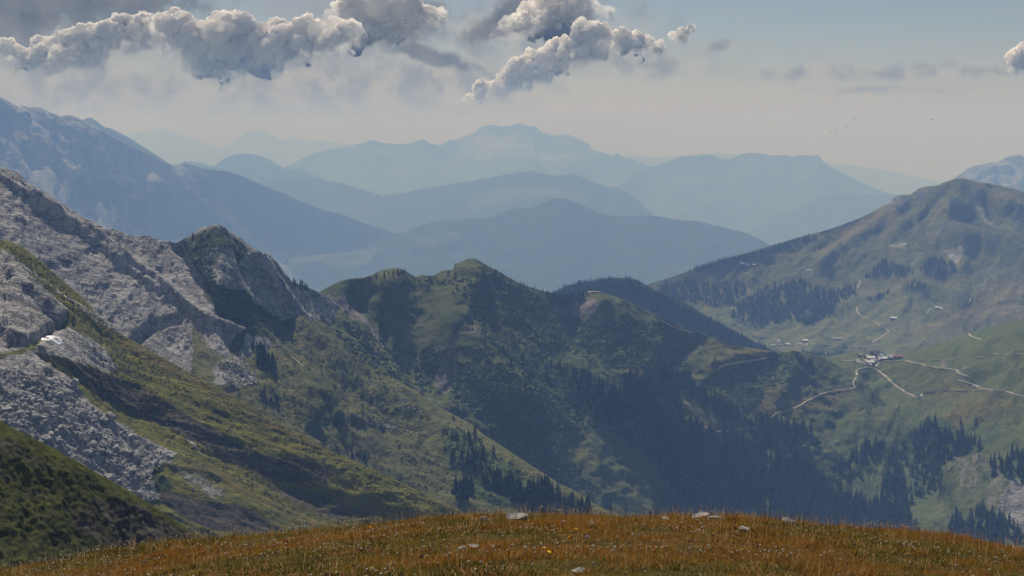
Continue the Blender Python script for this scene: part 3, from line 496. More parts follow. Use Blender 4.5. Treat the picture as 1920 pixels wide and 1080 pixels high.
landform('rock_slabs', SL, [([(-200, 300), (0, 380), (100, 430), (200, 490), (300, 530), (400, 500), (500, 530), (600, 590), (680, 660)], 0.75), ([(-200, 430), (0, 500), (100, 550), (200, 600), (300, 640), (400, 620), (460, 600), (520, 600), (600, 640), (680, 710)], 0.7),
    ([(-200, 560), (0, 600), (200, 700), (300, 730), (400, 735), (450, 715), (520, 690), (600, 690), (680, 760)], 0.5), (110, 0.5)],
    M_slab, step=2.2, vstep=2.2, back=(400, 0.7), flow=(0.62, 0.25, -0.5), noises=[(3, 90, 3, True, 600), ('bed', 2.6, 24.0, 0.16, None), ('bed', 1.3, 9.0, 0.2, None), (1.2, 8, 5, True, 60), (0.4, 4, 3, True)], base={'rock': 0.86}, fade=5, crest_keep=0.22, smooth=3,
    feats=[([(60, 370), (180, 440), (250, 490), (330, 550), (400, 600), (450, 625)], 14, 9), ([(0, 330), (100, 400), (200, 470), (300, 545)], 10, 6), ([(418, 470), (430, 520), (450, 560)], 30, 12), ([(480, 475), (500, 520), (540, 570), (600, 640)], 22, 12), ([(440, 600), (400, 560), (350, 500), (330, 455)], 18, -12),
           ([(250, 640), (290, 610), (330, 600)], 16, -12)],
    zones=[('rock', 0.42, 8, [(338, 450), (370, 436), (405, 422), (430, 440), (470, 468), (450, 500), (470, 520), (440, 520), (420, 480), (395, 500), (370, 520), (350, 480)]), ('wood', 0.55, 10, [(340, 450), (400, 424), (480, 476), (540, 600), (460, 620), (380, 540)]),
           ('rock', 0.12, 8, [(368, 520), (390, 515), (410, 540), (470, 560), (510, 590), (545, 610), (520, 640), (470, 630), (450, 610), (420, 590), (380, 555)]), ('rock', 0.62, 8, [(480, 480), (515, 488), (545, 528), (600, 560), (640, 620), (590, 610), (540, 590), (500, 540)]),
           ('earth', 0.6, 8, [(490, 500), (545, 530), (620, 600), (660, 660), (600, 620), (540, 590)]), ('rock', 0.1, 8, [(560, 610), (620, 630), (690, 700), (690, 760), (560, 700)]),
           ('scree', 0.9, 6, [(220, 612), (260, 620), (330, 660), (400, 690), (440, 700), (430, 730), (395, 722), (300, 672)]), ('rock', 0.3, 6, [(222, 616), (260, 624), (330, 664), (400, 694), (430, 704), (420, 730), (395, 722), (300, 672)]),
           ('rock', 0.35, 5, [(440, 630), (455, 620), (462, 650), (440, 665), (428, 660)])])
LS = [(-200, 355, 1118), (-100, 400, 1114), (0, 449, 1110), (20, 452, 1109), (40, 462, 1108), (60, 477, 1108), (80, 492, 1107), (100, 511, 1106), (125, 532, 1105), (150, 553, 1104), (170, 573, 1103), (190, 596, 1102), (205, 603, 1102), (222, 622, 1101), (240, 634, 1100), (270, 651, 1099), (300, 668, 1098), (350, 695, 1096), (400, 722, 1094), (450, 750, 1092), (500, 780, 1090),
    (560, 813, 1088), (620, 845, 1085), (700, 881, 1082), (760, 908, 1080), (820, 938, 1077), (870, 962, 1075), (960, 1000, 1072), (1050, 1050, 1068)]
LSB1 = [(-200, 500), (0, 600), (60, 640), (120, 672), (150, 684), (200, 702), (250, 712), (300, 745), (330, 765), (380, 792), (450, 822), (510, 850), (560, 856), (600, 862), (640, 880), (700, 910), (760, 940), (820, 962), (960, 1012), (1050, 1060)]
LSB2 = [(-200, 540), (0, 625), (60, 662), (120, 700), (150, 725), (200, 752), (260, 782), (320, 805), (380, 835), (420, 862), (480, 892), (540, 922), (600, 948), (680, 975), (760, 990), (880, 1010), (1050, 1075)]
landform('left_slope', LS, [([(-200, 400), (0, 500), (100, 560), (200, 640), (300, 695), (400, 748), (500, 806), (600, 850), (700, 895), (800, 945), (900, 990), (1050, 1056)], 0.6), (LSB1, 0.42), (LSB2, 0.95),
    ([(-200, 640), (0, 720), (100, 780), (200, 830), (300, 865), (345, 875), (400, 895), (440, 930), (530, 988), (640, 1010), (1050, 1100)], 0.34), ([(-200, 680), (0, 770), (100, 820), (200, 880), (300, 935), (400, 985), (520, 1010), (640, 1040), (1050, 1130)], 0.6), (120, 0.5)],
    M_left, step=2.0, vstep=2.0, back=(160, 0.7), flow=(0.75, 0.25, -0.42), noises=[(2.4, 40, 5, True, 170), (1.1, 12, 4, True, 60), (0.4, 3.5, 3, False), (2.2, 10, 5, True, None, [(-200, 560), (0, 660), (60, 655), (130, 700), (180, 765), (310, 850), (340, 900), (290, 945), (100, 860), (-200, 720)]), ('bed', 3.0, 12.0, 0.3, [(-200, 380), (0, 465), (130, 590), (130, 610), (60, 645), (0, 672), (-200, 600)]), (1.5, 12, 5, True, 60, [(-200, 380), (0, 465), (130, 590), (130, 610), (60, 645), (0, 672), (-200, 600)])],
    base={'lush': 0.5, 'dry': 0.3}, fade=10, crest_keep=0.12, smooth=2,
    feats=[([(0, 500), (60, 545), (130, 598)], 14, 5), ([(0, 640), (60, 640), (120, 605)], 16, -6)],
    zones=[('rock', 0.95, 5, [(-200, 400), (0, 478), (40, 505), (80, 535), (115, 575), (124, 600), (100, 620), (60, 640), (40, 655), (0, 668), (-200, 640)]), ('rock', 0.60, 5, [(0, 462), (30, 478), (90, 530), (150, 570), (205, 603), (222, 624), (180, 612), (120, 560), (60, 515), (0, 480)]), ('rock', 0.7, 3, [(160, 566), (180, 585), (206, 604), (222, 622), (214, 626), (190, 606)]),
           ('rock', 0.45, 5, [(30, 462), (60, 480), (160, 570), (130, 552), (70, 500)]),
           ('scree', 0.85, 6, [(118, 605), (150, 625), (195, 655), (222, 690), (205, 702), (150, 684), (110, 672), (60, 660), (70, 645)]), ('scree', 0.95, 7, [(-200, 650), (0, 672), (60, 658), (100, 690), (135, 715), (165, 760), (200, 775), (240, 800), (270, 825), (330, 850), (320, 870), (290, 870), (280, 900), (300, 930), (275, 940), (240, 925), (100, 845), (0, 790), (-200, 720)]),
           ('scree', 0.5, 14, [(330, 875), (390, 890), (440, 935), (400, 940), (360, 915), (330, 900)]), ('earth', 0.85, 5, [(118, 676), (160, 688), (200, 704), (250, 716), (300, 747), (380, 794), (440, 826), (500, 856), (560, 862), (640, 882), (610, 905), (560, 905), (500, 900), (420, 858), (380, 835), (320, 803), (260, 780), (200, 750), (150, 722)]),
           ('earth', 0.95, 5, [(290, 925), (330, 925), (400, 945), (455, 950), (530, 992), (480, 1010), (380, 990), (340, 970)]), ('earth', 0.55, 8, [(345, 738), (365, 742), (420, 770), (450, 790), (430, 788), (380, 760)]), ('earth', 0.55, 12, [(480, 905), (560, 905), (640, 935), (720, 960), (640, 985), (560, 960)]),
           ('scree', 0.75, 2.5, [(140, 732), (150, 738), (180, 768), (175, 770), (160, 755)]), ('scree', 0.55, 2.5, [(335, 808), (350, 818), (410, 865), (400, 862), (350, 825)]), ('wood', 0.5, 8, [(205, 680), (260, 700), (290, 730), (260, 716), (215, 700)]), ('wood', 0.55, 8, [(250, 865), (280, 870), (330, 910), (320, 935), (270, 920)]),
           ('dry', 0.62, 6, [(200, 650), (300, 690), (450, 765), (560, 830), (700, 893), (620, 850), (450, 752), (300, 670), (240, 636)]), ('dry', 0.6, 8, [(360, 865), (420, 885), (520, 950), (640, 990), (560, 990), (440, 920)])])
LN = [(-200, 690, 350), (-100, 740, 350), (0, 790, 350), (50, 815, 350), (100, 841, 350), (140, 862, 350), (180, 885, 350), (215, 905, 350), (250, 926, 350), (300, 956, 350), (350, 990, 350), (385, 1010, 350), (430, 1045, 350), (520, 1110, 350)]
landform('near_left_slope', LN, [(24, 0.5), (60, 0.75), (80, 0.65), (140, 0.6)], M_near, step=2.0, vstep=2.0, back=(60, 0.7), flow=(0.45, -0.55, -0.62), noises=[(1.6, 14, 5, True, 60), (0.9, 5, 4, True, 18), (0.3, 1.6, 3, False)], base={'lush': 0.35, 'earth': 0.38}, fade=12, crest_keep=0.1,
    zones=[('earth', 0.0, 8, [(-200, 680), (0, 780), (180, 875), (350, 980), (380, 1010), (280, 960), (180, 905), (0, 825), (-200, 730)]), ('lush', 0.6, 8, [(-200, 680), (0, 780), (180, 875), (350, 980), (280, 955), (180, 900), (0, 815), (-200, 720)]), ('earth', 0.1, 12, [(0, 900), (60, 950), (130, 1005), (60, 1010), (0, 1000)]),
           ('earth', 0.62, 10, [(180, 930), (260, 950), (370, 1010), (300, 1030), (210, 1030), (120, 990)]), ('earth', 0.55, 8, [(0, 815), (60, 840), (120, 880), (60, 880), (0, 850)])])

# foreground knoll: a real mound under and before the camera
KC = [(-300, 1110), (0, 1082), (150, 1058), (300, 1032), (400, 1020), (560, 1000), (700, 992), (850, 978), (960, 972), (1100, 968), (1250, 969), (1400, 976), (1500, 984), (1600, 997), (1700, 1008), (1800, 1020), (1920, 1042), (2200, 1080)]
KY = 17.0
def knoll_z(x, y):
    x = np.asarray(x, float); y = np.asarray(y, float)
    yy = np.clip(y, 1.0, None)
    pxc = 960 + x / np.maximum(yy, 9.0) * FPX * 0.97
    zc = CZ - dep(np.interp(pxc, [k[0] for k in KC], [k[1] for k in KC])) * KY
    t = np.clip(y / KY, 0, None)
    z = zc * np.where(t < 1, t ** 1.25, 1.0) * np.where(y < 0, 0, 1)
    z = z - np.where(y > KY, 0.055 * (y - KY) ** 1.6 + 0.22 * (y - KY), 0)
    P = np.stack([x, y, 0 * x], -1)
    return z + 0.10 * gnoise(P / 2.3) * np.clip(t, 0, 1) + 0.045 * gnoise(P / 0.7 + 5) + 0.02 * gnoise(P / 0.25 + 9)
def build_knoll():
    xs = np.linspace(-14, 14, 240); ys = np.concatenate([np.linspace(-10, 4.8, 30), np.linspace(5, 21, 170), np.linspace(21.3, 60, 30)])
    X, Yg = np.meshgrid(xs, ys); Z = knoll_z(X, Yg); n = len(xs)
    i = np.arange((len(ys) - 1) * n).reshape(-1, n)[:, :-1].ravel()
    m, T = new_mat('knoll_turf')
    p = T.node('ShaderNodeNewGeometry').outputs['Position']
    a = T.noise(p, 0.9, 6, 0.65); b = T.noise(p, 9.0, 6, 0.7)
    c = T.mix(T.sm(a, 0.38, 0.62), (0.055, 0.048, 0.012), (0.12, 0.058, 0.018)); c = T.mul(c, T.mix(T.sm(b, 0.3, 0.7), (0.35, 0.35, 0.35), (1.3, 1.3, 1.3)))
    finish(T, c, 0.95, b, 0.9, 0.05, 0.05)
    o = mesh_np('knoll', np.stack([X, Yg, Z], -1).reshape(-1, 3), np.stack([i, i + 1, i + n + 1, i + n], -1), m); o['kind'] = 'structure'
build_knoll()
for nm_ in LF: bpy.data.objects[nm_]['label'] = LABELS[nm_]
bpy.data.objects['knoll']['label'] = 'rust brown grassy knoll across the bottom'

# ------------------------------------------------------------------ haze
def build_haze():
    e = 67000.0; z0, z1 = FLOOR - 6, HAZE_TOP
    V = [(x, y, z) for z in (z0, z1) for y in (-e, e) for x in (-e, e)]
    F_ = [(0, 2, 3, 1), (4, 5, 7, 6), (0, 1, 5, 4), (2, 6, 7, 3), (0, 4, 6, 2), (1, 3, 7, 5)]
    m = bpy.data.materials.new('haze_air'); m.use_nodes = True; T = NT(m.node_tree); T.n.clear()
    v = T.node('ShaderNodeVolumePrincipled', {'Color': HAZE_C, 'Density': HAZE_D, 'Anisotropy': 0.0, 'Absorption Color': (0.96, 0.97, 1.0)})
    o = T.node('ShaderNodeOutputMaterial'); T.l.new(v.outputs[0], o.inputs['Volume'])
    h = mesh_np('haze', V, F_, m, smooth=False); tag(h, kind='stuff')
HAZE_C, HAZE_D, HAZE_TOP = (0.27, 0.48, 1.0), 0.000112, 230.0
build_haze()

# ------------------------------------------------------------------ clouds: heaps of billows high above the haze, lit by the sun
def ico(sub):
    t = (1 + 5 ** 0.5) / 2
    V = [(-1, t, 0), (1, t, 0), (-1, -t, 0), (1, -t, 0), (0, -1, t), (0, 1, t), (0, -1, -t), (0, 1, -t), (t, 0, -1), (t, 0, 1), (-t, 0, -1), (-t, 0, 1)]
    F_ = [(0, 11, 5), (0, 5, 1), (0, 1, 7), (0, 7, 10), (0, 10, 11), (1, 5, 9), (5, 11, 4), (11, 10, 2), (10, 7, 6), (7, 1, 8), (3, 9, 4), (3, 4, 2), (3, 2, 6), (3, 6, 8), (3, 8, 9), (4, 9, 5), (2, 4, 11), (6, 2, 10), (8, 6, 7), (9, 8, 1)]
    V = [np.array(v) / np.linalg.norm(v) for v in V]
    for _ in range(sub):
        cache = {}; F2 = []
        def mid(a, b):
            k = (min(a, b), max(a, b))
            if k not in cache:
                q = V[a] + V[b]; V.append(q / np.linalg.norm(q)); cache[k] = len(V) - 1
            return cache[k]
        for a, b, c in F_:
            x, y, z = mid(a, b), mid(b, c), mid(c, a); F2 += [(a, x, z), (b, y, x), (c, z, y), (x, y, z)]
        F_ = F2
    return np.array(V), np.array(F_)
ICO = [ico(k) for k in range(4)]
def cloud_mat():
    m, T = new_mat('cloud_vapour')
    p = T.node('ShaderNodeNewGeometry').outputs['Position']
    n = T.noise(p, 0.004, 6, 0.6); n2 = T.noise(p, 0.0012, 4, 0.6)
    c = T.mix(n2, (0.54, 0.527, 0.51), (0.58, 0.567, 0.55)); ct = T.mix(n2, (0.60, 0.585, 0.565), (0.66, 0.645, 0.625))
    d = T.node('ShaderNodeBsdfDiffuse', {'Color': c, 'Roughness': 1.0}); tr = T.node('ShaderNodeBsdfTranslucent', {'Color': ct}); mx = T.node('ShaderNodeAddShader')
    bn = T.node('ShaderNodeBump', {'Height': n, 'Strength': 0.7, 'Distance': 60.0}); T.l.new(bn.outputs[0], d.inputs['Normal'])
    T.l.new(d.outputs[0], mx.inputs[0]); T.l.new(tr.outputs[0], mx.inputs[1])
    tp = T.node('ShaderNodeBsdfTransparent')
    f = T.sm(T.m('ADD', T.attr('body'), T.m('MULTIPLY', T.m('SUBTRACT', n, 0.5), 0.7)), 0.10, 1.05)      # thin towards the base and the wisps
    f = T.m('POWER', f, 2.6)
    fm = T.node('ShaderNodeMixShader', {0: f}); T.l.new(tp.outputs[0], fm.inputs[1]); T.l.new(mx.outputs[0], fm.inputs[2])
    o = T.node('ShaderNodeOutputMaterial'); T.l.new(fm.outputs[0], o.inputs[0])
    return m
M_cloud = cloud_mat()
def cloud(label, Y, heads, base=60.0, seed=0, dens=1.0, thin=0.0):
    rg = np.random.default_rng(seed + 900); sph = []
    k = Y / FPX
    for (cx, cy, r) in heads:
        c = at(cx, cy, Y) + np.array((0, rg.uniform(-.6, .6) * r * k, 0)); R0 = r * k; sph.append((c, R0, 3))
        for _ in range(int(13 * dens)):
            d = rg.normal(size=3); d[1] = -abs(d[1]) * 0.8 if rg.random() < .75 else d[1]; d[2] += 0.35; d /= np.linalg.norm(d)
            c1 = c + d * R0 * rg.uniform(.75, 1.0); R1 = R0 * rg.uniform(.28, .5); sph.append((c1, R1, 2))
            for _ in range(int(6 * dens)):
                e = rg.normal(size=3); e[1] = -abs(e[1]) if rg.random() < .7 else e[1]; e[2] += 0.3; e /= np.linalg.norm(e)
                sph.append((c1 + e * R1 * rg.uniform(.8, 1.05), R1 * rg.uniform(.25, .5), 1))
    Vs, Fs, Bs, off = [], [], [], 0
    zb = {}
    for c, r, sub in sph:
        V, F_ = ICO[sub]; X = c + V * r
        X = X + V * (r * 0.42 * (fbm(X / (r * 1.3), 4, 0.55, seed=seed))[:, None]); X[:, 2] = c[2] + (X[:, 2] - c[2]) * 0.9
        Vs.append(X); Fs.append(F_ + off); off += len(V)
    V = np.concatenate(Vs); px_, py_ = proj(V)
    low = np.full(len(V), -1e9)
    for (cx, cy, r) in heads: low = np.maximum(low, np.where(np.abs(px_ - cx) < r * 1.5, cy + r * 0.95, -1e9))
    body = np.clip((low - py_) / (base * 0.95), -0.5, 1.15) - thin
    o = mesh_np('cloud', V, np.concatenate(Fs), M_cloud, {'body': ('FLOAT', body)}, smooth=True)
    return tag(o, label, 'cloud', 'heaped clouds over the mountains')
cloud('large heaped cumulus bank left of the centre', 26000, [(325, 78, 46), (335, 45, 26), (375, 100, 48), (420, 85, 50), (445, 130, 42), (395, 135, 36), (480, 92, 48), (520, 115, 44), (560, 98, 46), (600, 105, 40), (640, 85, 42), (575, 60, 24), (455, 52, 24), (520, 62, 22), (410, 155, 34), (480, 148, 34)], 98, 1)
cloud('tall grey cumulus head at the top edge left of the middle', 30000, [(665, 45, 44), (700, 25, 50), (745, 22, 42), (720, 75, 46), (770, 60, 50), (690, 95, 36)], 110, 2)
cloud('bright slanting cumulus rising over the central massif', 24000, [(880, 196, 20), (915, 183, 26), (950, 165, 32), (985, 148, 34), (1015, 130, 34), (1050, 112, 36), (1085, 105, 36), (1110, 85, 36), (1150, 92, 34), (1185, 98, 28), (1215, 98, 26), (1235, 102, 16)], 60, 3)
cloud('big cumulus at the top edge behind the slanting one', 30000, [(1000, 60, 44), (1040, 35, 46), (1080, 30, 42), (1050, 75, 40), (1120, 48, 30), (960, 75, 36), (1138, 34, 18)], 120, 4)
cloud('small lone puff of cloud right of the slanting cumulus', 24000, [(1268, 80, 17), (1283, 70, 15), (1295, 55, 8), (1275, 92, 10)], 40, 5, 0.8, 0.1)
cloud('pale cumulus bank under the dark cloud at far left', 28000, [(20, 118, 34), (70, 112, 36), (120, 104, 38), (165, 96, 40), (205, 85, 38), (235, 70, 34), (270, 62, 32), (150, 120, 36), (60, 140, 30)], 80, 7)
cloud('bright cloud entering at the right edge', 24000, [(1912, 140, 26), (1930, 120, 34), (1960, 125, 40), (2000, 130, 40)], 60, 8)

# ------------------------------------------------------------------ paths, roads, snow
def solid(name, c0, c1, scale, **k): return plain_mat(name, c0, c1, scale, **k)
M_path = solid('pale_gravel', (0.26, 0.225, 0.17), (0.42, 0.365, 0.29), 0.05, rough=0.95)
M_snow = solid('old_snow', (0.62, 0.62, 0.64), (0.85, 0.85, 0.86), 0.3, rough=0.7)
def ribbon(pts, width, names, name='path', lift=1.0):
    P = []
    pts = np.array(pts, float)
    d = np.concatenate([[0], np.cumsum(np.hypot(*np.diff(pts, axis=0).T))])
    n = max(6, int(d[-1] / 2.0)); t = np.linspace(0, d[-1], n)
    xs, ys = np.interp(t, d, pts[:, 0]), np.interp(t, d, pts[:, 1])
    for _ in range(2):
        xs[1:-1] = (xs[:-2] + 2 * xs[1:-1] + xs[2:]) / 4; ys[1:-1] = (ys[:-2] + 2 * ys[1:-1] + ys[2:]) / 4
    for x, y in zip(xs, ys):
        h, _ = hit(x, y, names)
        if h is not None: P.append(h)
    if len(P) < 3: return None
    P = np.array(P)
    for _ in range(3): P[1:-1] = (P[:-2] + 2 * P[1:-1] + P[2:]) / 4
    T_ = np.gradient(P, axis=0); S = np.stack([-T_[:, 1], T_[:, 0], 0 * T_[:, 0]], -1); S /= np.linalg.norm(S, axis=1, keepdims=True) + 1e-6
    wv = (width * (1 + 0.25 * gnoise(P / 25.0)))[:, None]
    U = np.array([0, 0, lift])
    A, B = P + S * wv / 2 + U, P - S * wv / 2 + U; dn = np.array([0, 0, -2.5 - lift])
    V = np.concatenate([A + dn, A, B, B + dn]); m = len(P); i = np.arange(m - 1)
    Fq = np.concatenate([np.stack([i + k * m, i + 1 + k * m, i + 1 + (k + 1) * m, i + (k + 1) * m], -1) for k in range(3)])
    o = mesh_np(name, V, Fq, M_path, smooth=False); o['kind'] = 'structure'
    return o
VM, RMn, MRn = ['village_meadows'], ['right_mountain'], ['middle_ridge', 'village_meadows']
ribbon([(1636, 690), (1645, 694), (1660, 705), (1675, 720), (1687, 730), (1700, 737), (1716, 744), (1728, 745), (1731, 742), (1728, 738), (1735, 735), (1755, 733), (1775, 731), (1800, 732), (1830, 732), (1850, 731), (1880, 732), (1905, 738), (1925, 744), (2000, 760)], 5.2, VM, 'road')
ribbon([(1680, 677), (1702, 676), (1720, 681), (1750, 687), (1770, 691), (1792, 694), (1805, 700), (1815, 706)], 5, VM, 'road')
ribbon([(1800, 712), (1810, 717), (1825, 724), (1838, 728), (1855, 730)], 5.2, VM, 'road')
ribbon([(1700, 676), (1740, 675), (1780, 675), (1810, 672)], 3.5, VM)
ribbon([(1828, 671), (1850, 667), (1870, 664), (1900, 664), (1940, 665)], 3.5, VM)
ribbon([(1636, 689), (1618, 690), (1606, 694), (1604, 698), (1608, 704), (1604, 710), (1599, 716), (1600, 722), (1604, 727)], 3.2, MRn)
ribbon([(1604, 727), (1590, 731), (1560, 733), (1530, 742), (1512, 752), (1490, 765), (1470, 771), (1448, 776), (1446, 782)], 2.8, MRn)
ribbon([(1576, 676), (1600, 677), (1620, 681), (1640, 688)], 5, VM)
ribbon([(1640, 690), (1645, 683), (1652, 677), (1668, 677)], 4, VM)
ribbon([(1238, 598), (1250, 605), (1270, 614), (1300, 624)], 3.5, ['middle_ridge'])
ribbon([(1345, 640), (1370, 648), (1390, 652)], 3, ['middle_ridge'])
ribbon([(1430, 671), (1400, 676), (1370, 680), (1345, 684), (1334, 690), (1337, 695)], 3.0, ['middle_ridge'])
ribbon([(1317, 812), (1350, 810), (1390, 804), (1420, 800)], 3.5, MRn)
ribbon([(1093, 550), (1110, 547), (1126, 548)], 7, ['middle_ridge'])
ribbon([(1606, 577), (1606, 584), (1612, 592), (1630, 600), (1645, 606), (1652, 613), (1662, 617), (1667, 622), (1655, 630), (1645, 636), (1636, 640), (1636, 643), (1648, 646)], 4.5, RMn, 'road')
ribbon([(1648, 646), (1640, 649), (1620, 651), (1600, 650), (1575, 648)], 4, RMn)
ribbon([(1410, 629), (1430, 632), (1450, 634), (1464, 639), (1456, 643)], 4, RMn)
ribbon([(1608, 541), (1610, 533), (1615, 528), (1608, 525)], 4, RMn)
ribbon([(1738, 588), (1739, 581), (1748, 577), (1765, 579)], 4, RMn)
ribbon([(1388, 490), (1394, 497)], 4, RMn)
ribbon([(1478, 655), (1500, 650), (1516, 647), (1510, 643), (1540, 646), (1560, 647)], 4, RMn)
ribbon([(1812, 568), (1818, 556), (1815, 566)], 4, RMn)
ribbon([(1815, 622), (1818, 630), (1840, 637)], 3, VM)
ribbon([(548, 668), (556, 675), (570, 686)], 1.2, ['left_bowl'], lift=0.4)
ribbon([(545, 486), (580, 489), (640, 497)], 9, ['blue_wooded_hill'])

def draped(name, outline, surf, mat, lift, dome):
    c = np.mean(outline, axis=0); n = len(outline); rings = []
    for k in (1.0, 0.8, 0.5, 0.2):
        ring = []
        for (x, y) in outline:
            q = c + (np.array((x, y)) - c) * k; h, _ = hit(q[0], q[1], surf); ring.append(h + np.array([0, 0, lift + dome * (1 - k * k)]))
        rings.append(np.array(ring))
    low = rings[0] + np.array([0, 0, -1.5 - lift]); G = np.concatenate([low] + rings)
    F_ = [(r * n + i, r * n + (i + 1) % n, (r + 1) * n + (i + 1) % n, (r + 1) * n + i) for r in range(4) for i in range(n)]
    return mesh_np(name, G, F_, mat)
def wob(poly, k=4, amp=0.8):
    out = []
    for i in range(len(poly)):
        a, b = np.array(poly[i], float), np.array(poly[(i + 1) % len(poly)], float)
        for j in range(k): out.append(a + (b - a) * j / k + RNG.normal(0, amp, 2) * (j > 0))
    return [tuple(q) for q in out]
tag(draped('snow_patch', wob([(91, 632), (97, 630), (104, 632), (109, 633), (114, 638), (116, 645), (110, 648), (105, 645), (98, 641), (94, 637)], 3, 0.5), ['left_slope'], M_snow, 0.35, 0.3), 'larger white snow patch below the grey rock face', 'snow')
tag(draped('snow_patch', wob([(83, 638), (87, 633), (91, 637), (92, 640), (88, 640)], 3, 0.4), ['left_slope'], M_snow, 0.35, 0.3), 'tiny white snow patch left of the larger one', 'snow')

# ------------------------------------------------------------------ rocks
def rock_shape(sub, seed, cuts=7, squash=0.75):
    rg = np.random.default_rng(seed); V, F_ = ICO[sub]; V = V * (1, 1, 1)
    for _ in range(cuts):
        n = rg.normal(size=3); n /= np.linalg.norm(n); d = rg.uniform(0.45, 0.8); s_ = V @ n
        V = V - np.where(s_ > d, s_ - d, 0)[:, None] * n
    V = V + 0.05 * np.stack([gnoise(V * 3 + seed), gnoise(V * 3 + seed + 31), gnoise(V * 3 + seed + 57)], -1)
    return V * (1, rg.uniform(0.7, 1), squash), F_
def scatter_join(name, shapes, pos, scl, rot, mat, tints=None, smooth=False, tilt=None):
    """many small copies joined into one mesh; shapes: list of (V, F)"""
    Vs, Fs, Ts, off = [], [], [], 0
    pick = RNG.integers(0, len(shapes), len(pos))
    for k, (V, F_) in enumerate(shapes):
        id_ = np.nonzero(pick == k)[0]
        if len(id_) == 0: continue
        c, s_ = np.cos(rot[id_]), np.sin(rot[id_]); sc = scl[id_]
        sc = sc if sc.ndim == 2 else np.stack([sc] * 3, -1)
        X = V[None] * sc[:, None, :]
        W_ = np.stack([X[..., 0] * c[:, None] - X[..., 1] * s_[:, None], X[..., 0] * s_[:, None] + X[..., 1] * c[:, None], X[..., 2]], -1) + pos[id_][:, None, :]
        n = len(V); Vs.append(W_.reshape(-1, 3)); Fs.append((F_[None] + (np.arange(len(id_)) * n)[:, None, None]).reshape(-1, F_.shape[1]) + off); off += n * len(id_)
        if tints is not None: Ts.append(np.repeat(np.concatenate([tints[id_], np.ones((len(id_), 1))], 1), n, axis=0))
    at_ = {'tint': ('FLOAT_COLOR', np.concatenate(Ts))} if tints is not None else None
    o = mesh_np(name, np.concatenate(Vs), np.concatenate(Fs), mat, at_, smooth=smooth); o['kind'] = 'stuff'
    return o
def sample_poly(poly, n):
    p = np.array(poly); lo, hi = p.min(0), p.max(0); out = []
    while len(out) < n:
        q = RNG.uniform(lo, hi, (n * 2, 2)); q = q[seg_dist(q[:, 0], q[:, 1], p) > 0]; out += list(map(tuple, q))
    return out[:n]
M_boulder = plain_mat('limestone_boulder', (0.13, 0.128, 0.125), (0.34, 0.33, 0.32), 1.4, 0.95, 0.7, 0.2, 0.1)
M_stones = plain_mat('pale_stones', (0.18, 0.175, 0.17), (0.42, 0.41, 0.39), 0.4, 0.95, 0.4, 0.2, 0.1)
BFIELD = [(-60, 690), (0, 690), (60, 690), (100, 705), (135, 725), (165, 765), (200, 780), (240, 800), (275, 828), (325, 850), (310, 870), (285, 880), (285, 905), (300, 935), (275, 940), (240, 920), (100, 842), (0, 788), (-60, 755)]
rocks = []
for x, y in sample_poly(BFIELD, 7500):
    h, _ = hit(x, y, ['left_slope'])
    if h is not None: rocks.append((h, 0.42 * (RNG.pareto(2.3) + 1.0)))
rocks.sort(key=lambda r: -r[1])
rocks = [(h, min(s_, 5.2)) for h, s_ in rocks]
big, small = rocks[:230], rocks[230:]
bmesh_ = []
for k in range(7):
    V, F_ = rock_shape(2, 100 + k); bmesh_.append(mesh_np('boulder', V, F_, M_boulder, smooth=False, parent=False))
def place(name, me, loc, scl, rz, label, cat, group=None):
    o = bpy.data.objects.new(name, me); COL.objects.link(o); o.location = loc; o.scale = scl; o.rotation_euler = (RNG.uniform(-.3, .3), RNG.uniform(-.3, .3), rz)
    return tag(o, label, cat, group)
for px_, py_, r_, lab in [(205, 784, 8.0, 'largest grey boulder, a broad slab beside the green meadow strip'), (253, 858, 6.6, 'big dark boulder at the lower end of the boulder field'), (132, 722, 6.4, 'pale blocky boulder at the foot of the upper eroded bank'),
                          (100, 770, 5.2, 'rounded grey boulder in the middle of the boulder field'), (62, 752, 4.6, 'dark boulder on the left half of the boulder field'), (190, 835, 4.8, 'angular boulder near the lower edge of the boulder field')]:
    h, _ = hit(px_, py_, ['left_slope']); place('boulder', bmesh_[int(RNG.integers(0, 7))], h + np.array((0, 0, r_ * 0.2)), (r_, r_ * 0.8, r_ * 0.72), RNG.uniform(0, 6), lab, 'boulder', 'boulders of the left slope')
for h, s_ in big:
    place('boulder', bmesh_[int(RNG.integers(0, 7))], h + np.array((0, 0, s_ * 0.12)), (s_, s_ * RNG.uniform(.7, 1), s_ * RNG.uniform(.6, .95)), RNG.uniform(0, 6), 'grey limestone boulder among many in the boulder field on the left', 'boulder', 'boulders of the left slope')
tiny = [rock_shape(0, 300 + k, 3) for k in range(5)]
tiny = [(V, F_) for V, F_ in tiny]
pos = [h for h, _ in small]; scl = [s_ for _, s_ in small]
